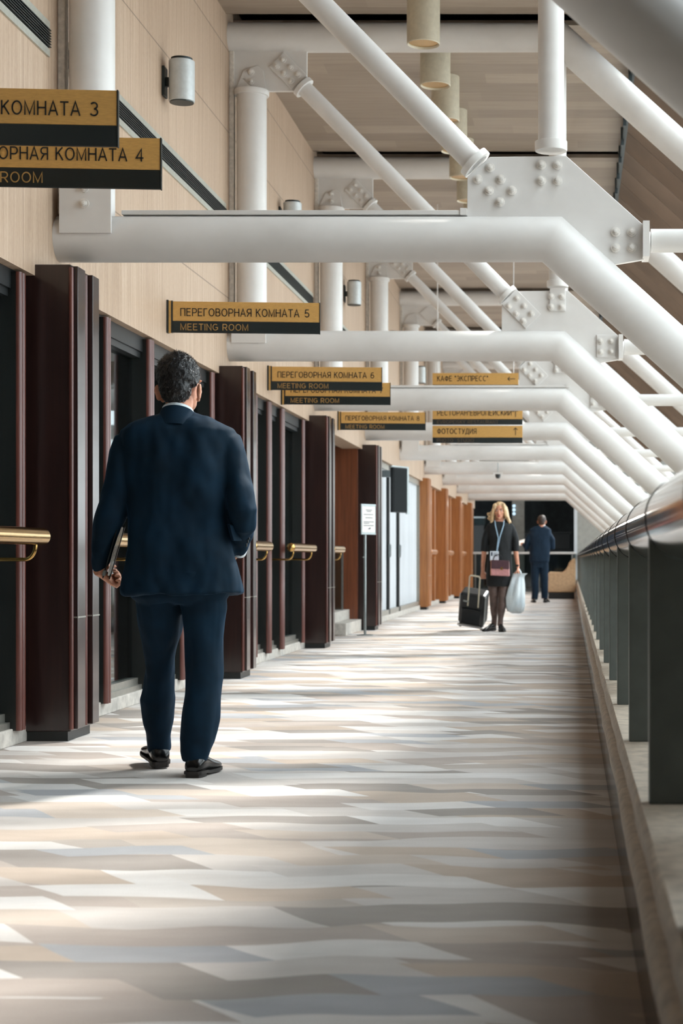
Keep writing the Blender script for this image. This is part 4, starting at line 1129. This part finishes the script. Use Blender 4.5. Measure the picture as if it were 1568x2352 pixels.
    q.tube([px(1136, 1196, -.075), px(1137, 1206, -.11), px(1144, 1236, -.14), px(1140, 1266, -.145)], .007, 8)
    q.tube([px(1157, 1196, -.075), px(1156, 1206, -.11), px(1148, 1232, -.14), px(1141, 1266, -.147)], .007, 8)
    q.build('lanyard', 'lanyard', root, 60)
    a = px(1125, 1288, -.16); c = px(1145, 1266, -.15)
    MB().box(a.x, c.x, a.y - .003, a.y, a.z, c.z).build('badge', 'badge', root, 0)
    q = MB().box(a.x + .012, a.x + .032, a.y - .0045, a.y - .003, c.z - .06, c.z - .012)
    for i in range(3): q.box(a.x + .042, c.x - .012, a.y - .0045, a.y - .003, c.z - .028 - .018 * i, c.z - .022 - .018 * i)
    q.build('badge_print', 'navy_print', root, 0)
    w = px(1187.5, 1299, -.038); MB().tube([w + Vector((0, 0, -.008)), w + Vector((0, 0, .008))], .027, 18).box(w.x - .012, w.x + .012, w.y - .033, w.y - .022, w.z - .012, w.z + .012).build('wrist_watch', 'dark', root, 40)
    # shoes
    v = px(1137, 1450, .09); shoe(root, (v.x, ZW + .10, .006), math.radians(180 - 38), .25, math.radians(-4), wd=.85)
    v = px(1148, 1450, -.06); shoe(root, (v.x, ZW - .06, 0), math.radians(180 + 14), .25, 0, wd=.85)
    # handbag
    c = px(1148.5, 1305, -.20); hw = 21.5 * K; hh = 18.5 * K
    t = thing('handbag', 'small pink handbag with a plum flap and gold clasp worn by the blond woman', 'handbag', c)
    MB().prism([(c.x - hw, c.z - hh * .9), (c.x - hw * .97, c.z + hh), (c.x + hw * .95, c.z + hh * .9), (c.x + hw, c.z - hh)], c.y - .04, c.y + .04).build('body', 'bag_pink', t, 0, bevel=.012)
    MB().prism([(c.x - hw * .94, c.z - hh * .05), (c.x - hw * .94, c.z + hh * 1.02), (c.x + hw * .96, c.z + hh * .93), (c.x + hw * .97, c.z - hh * .12)], c.y - .05, c.y - .038).build('flap', 'bag_flap', t, 0, bevel=.006)
    MB().box(c.x - hw * 1.02, c.x - hw * .96, c.y - .042, c.y + .042, c.z - hh * .9, c.z + hh).build('side_gusset', 'tan', t, 0, bevel=.004)
    MB().box(c.x + .006, c.x + .034, c.y - .06, c.y - .048, c.z - .022, c.z + .012).build('clasp', 'brass', t, 0, bevel=.004)
    pts = [Vector((c.x - .03 + .06 * math.cos(math.pi - math.pi * i / 10), c.y, c.z + hh * .96 + .075 * math.sin(math.pi * i / 10))) for i in range(11)]
    MB().tube(pts, .006, 8).build('handle', 'black_plastic', t, 60)
    # plastic bag
    b0 = px(1190, 1318, -.05)
    t = thing('plastic_bag', 'white plastic carrier bag hanging from the hand of the blond woman', 'carrier bag', b0)
    rings = []
    for py, l, r, ry in ((1409, 1176, 1194, .035), (1403, 1165, 1202, .085), (1390, 1160, 1206, .12), (1372, 1160, 1207, .135), (1352, 1165, 1206, .12), (1338, 1170, 1203, .085), (1328, 1174, 1201, .05), (1322, 1177, 1202, .035), (1317, 1178, 1208, .045)):
        a = px(l, py, -.05); c2 = px(r, py, -.05); rg = sring((a.x + c2.x) / 2, ZW - .05, a.z, (c2.x - a.x) / 2, ry, 2.2, 48)
        for i, v in enumerate(rg):
            k = noise.noise(Vector((math.cos(i / 48 * 6.283) * 2.2, math.sin(i / 48 * 6.283) * 2.2, v.z * 3))) * .022 + noise.noise(Vector((math.cos(i / 48 * 6.283) * 6, math.sin(i / 48 * 6.283) * 6, v.z * 7))) * .01
            ctr = Vector(((a.x + c2.x) / 2, ZW - .05, v.z)); dd = (v - ctr); rg[i] = v + dd.normalized() * k
        rings.append(rg)
    MB().loft(rings).build('body', 'bag_white', t, 70)
    q = MB().tube([px(1182, 1322, -.05), px(1186, 1312, -.045), px(1191, 1308, -.04), px(1195, 1314, -.045), px(1196, 1322, -.05)], .012, 8); q.build('handle', 'bag_white', t, 60)
    # suitcase
    zs = ZW + .35
    s0 = P(1081, 1446, zs)
    t = thing('suitcase', 'black wheeled suitcase with a pale telescopic handle pulled by the blond woman', 'suitcase', (s0.x, zs, 0))
    tilt = Matrix.Translation(Vector((s0.x, zs - .12, .045))) @ Matrix.Rotation(math.radians(-10), 4, 'Z') @ Matrix.Rotation(math.radians(10), 4, 'Y') @ Matrix.Rotation(math.radians(24), 4, 'X') @ Matrix.Diagonal((.9, .95, .90, 1))
    TT = lambda mb: mb.xf(tilt)
    TT(MB().box(-.19, .19, 0, .24, .02, .53)).build('shell', 'case', t, 0, bevel=.035)
    TT(MB().box(-.15, .15, -.025, .005, .06, .30)).build('front_pocket', 'case', t, 0, bevel=.02)
    q = TT(MB().box(-.196, -.186, .02, .05, .06, .50).box(.186, .196, .02, .05, .06, .50)); q.build('side_rail', 'grey_metal', t, 0)
    TT(MB().box(-.20, .20, -.012, .03, .0, .022)).build('bottom_bar', 'steel', t, 0, bevel=.004)
    q = TT(MB().tube([(-.06, -.0, .34), (-.06, -.0, .81), (-.045, 0, .835), (.08, 0, .835), (.095, -.0, .81), (.095, -.0, .34)], .011, 10)); q.build('telescopic_handle', 'lamp_cyl', t, 40)
    TT(MB().box(-.13, -.05, -.012, .004, .40, .425)).build('logo_plate', 'grey_metal', t, 0, bevel=.003)
    for x in (-.16, .16):
        TT(MB().lathe([(.001, -.014), (.04, -.014), (.04, .014), (.001, .014)], (x, .045, .0), 20, 'x')).build('wheel', 'black_plastic', t, 40)
woman()

# ------------------------------------------------------------------ the man far behind
ZF = 36.3
def farman():
    root = thing('person', 'man in a dark suit standing with his back turned near the far armchair', 'person', (P(1240, 1384, ZF).x, ZF, 0))
    px = lambda x, y, d=0.0: P(x, y, ZF + d); K = ZF / F
    b = MB(); C = px(1244.5, 1196, .0); L, R = head(b, C, math.radians(-12), 1.02)
    cx = px(1240, 1230).x
    b.loft([sring(cx, ZF, px(0, py).z, rx, ry, 2.2) for py, rx, ry in ((1283, .14, .10), (1260, .15, .10), (1225, .17, .10), (1215, .14, .08), (1208, .06, .05))])
    aL = [px(1222, 1224), px(1212, 1240), px(1208, 1256, .05), px(1201, 1250, .25)]
    aR = [px(1257, 1224), px(1267, 1240), px(1268, 1256, .05), px(1258, 1256, .25)]
    for a in (aL, aR): b.tube(a, [.03, .042, .04, .03], 12)
    hand(b, aL[-1], (-.4, .8, .2), (.5, 0, -.8), (0, .3, .9), (.6, .7, .5)); hand(b, aR[-1], (-.8, .4, .1), (0, .3, -.8), (0, .3, .9), (.6, .7, .5))
    for x0, x1 in ((1230, 1229), (1249, 1249)):
        b.tube([px(x0, 1290), px(x0, 1335), px(x1, 1375)], [.07, .05, .04], 12)
    fused('body', b, 'skin', root, .006, 2)
    h = MB()
    for c, r in (((0, -.018, .03), (.088, .104, .096)), ((0, -.045, -.03), (.076, .066, .07))): h.ball(L(*c), r, R)
    fused('hair', h, 'hair_brown', root, .006, 3, lambda co, n: noise.noise(co * 50) * .006)
    j = MB(); rr = []
    for py, l, r, ry in ((1207, 1236, 1252, .06), (1211, 1224, 1258, .09), (1216, 1215, 1265, .11), (1228, 1214, 1266, .13), (1250, 1217, 1263, .13), (1272, 1216, 1262, .14), (1290, 1215, 1261, .15), (1291.5, 1217, 1259, .14)):
        a = px(l, py); c = px(r, py); rr.append(sring((a.x + c.x) / 2, ZF, a.z, (c.x - a.x) / 2, ry, 2.4))
    j.loft(rr[::-1])
    for a in (aL, aR): j.tube([a[0] * .8 + px(1240, 1222) * .2, a[0] * .75 + a[1] * .25, a[1], a[2], a[2] * .15 + a[3] * .85], [.05, .07, .068, .06, .045], 14)
    fused('jacket', j, 'suit_far', root, .009, 4, cloth(9, .006, 1.0))
    t = MB()
    t.loft([sring(px(1238, 0).x, ZF, px(0, py).z, rx, ry, 2.3) for py, rx, ry in ((1304, .15, .10), (1294, .195, .12), (1280, .195, .12))])
    for pts in (((1229, 1290), (1228, 1330), (1229, 1360), (1227, 1377)), ((1249, 1290), (1250, 1330), (1250, 1360), (1250, 1375))):
        t.tube([px(x, y) for x, y in pts], [.10, .088, .078, .07], 14)
    fused('trousers', t, 'suit_far', root, .009, 4, cloth(9, .006, 5.0, .35))
    MB().tube([px(1244.5, 1209, -.0), px(1244.5, 1206, -.005)], [.072, .068], 20).build('shirt_collar', 'shirt', root, 60)
    v = px(1228, 1384); shoe(root, (v.x, ZF - .10, 0), math.radians(12)); v = px(1250, 1384); shoe(root, (v.x, ZF - .06, 0), math.radians(-18))
    c = px(1198, 1246, .38)
    t = thing('paper_sheet', 'pale sheet of paper held out by the far man in the dark suit', 'paper', c)
    MB().obox(c, Vector((.10, .03, .03)), Vector((-.02, .12, .05)), Vector((0, -.001, .003))).build('sheet', 'paper', t, 0)
farman()
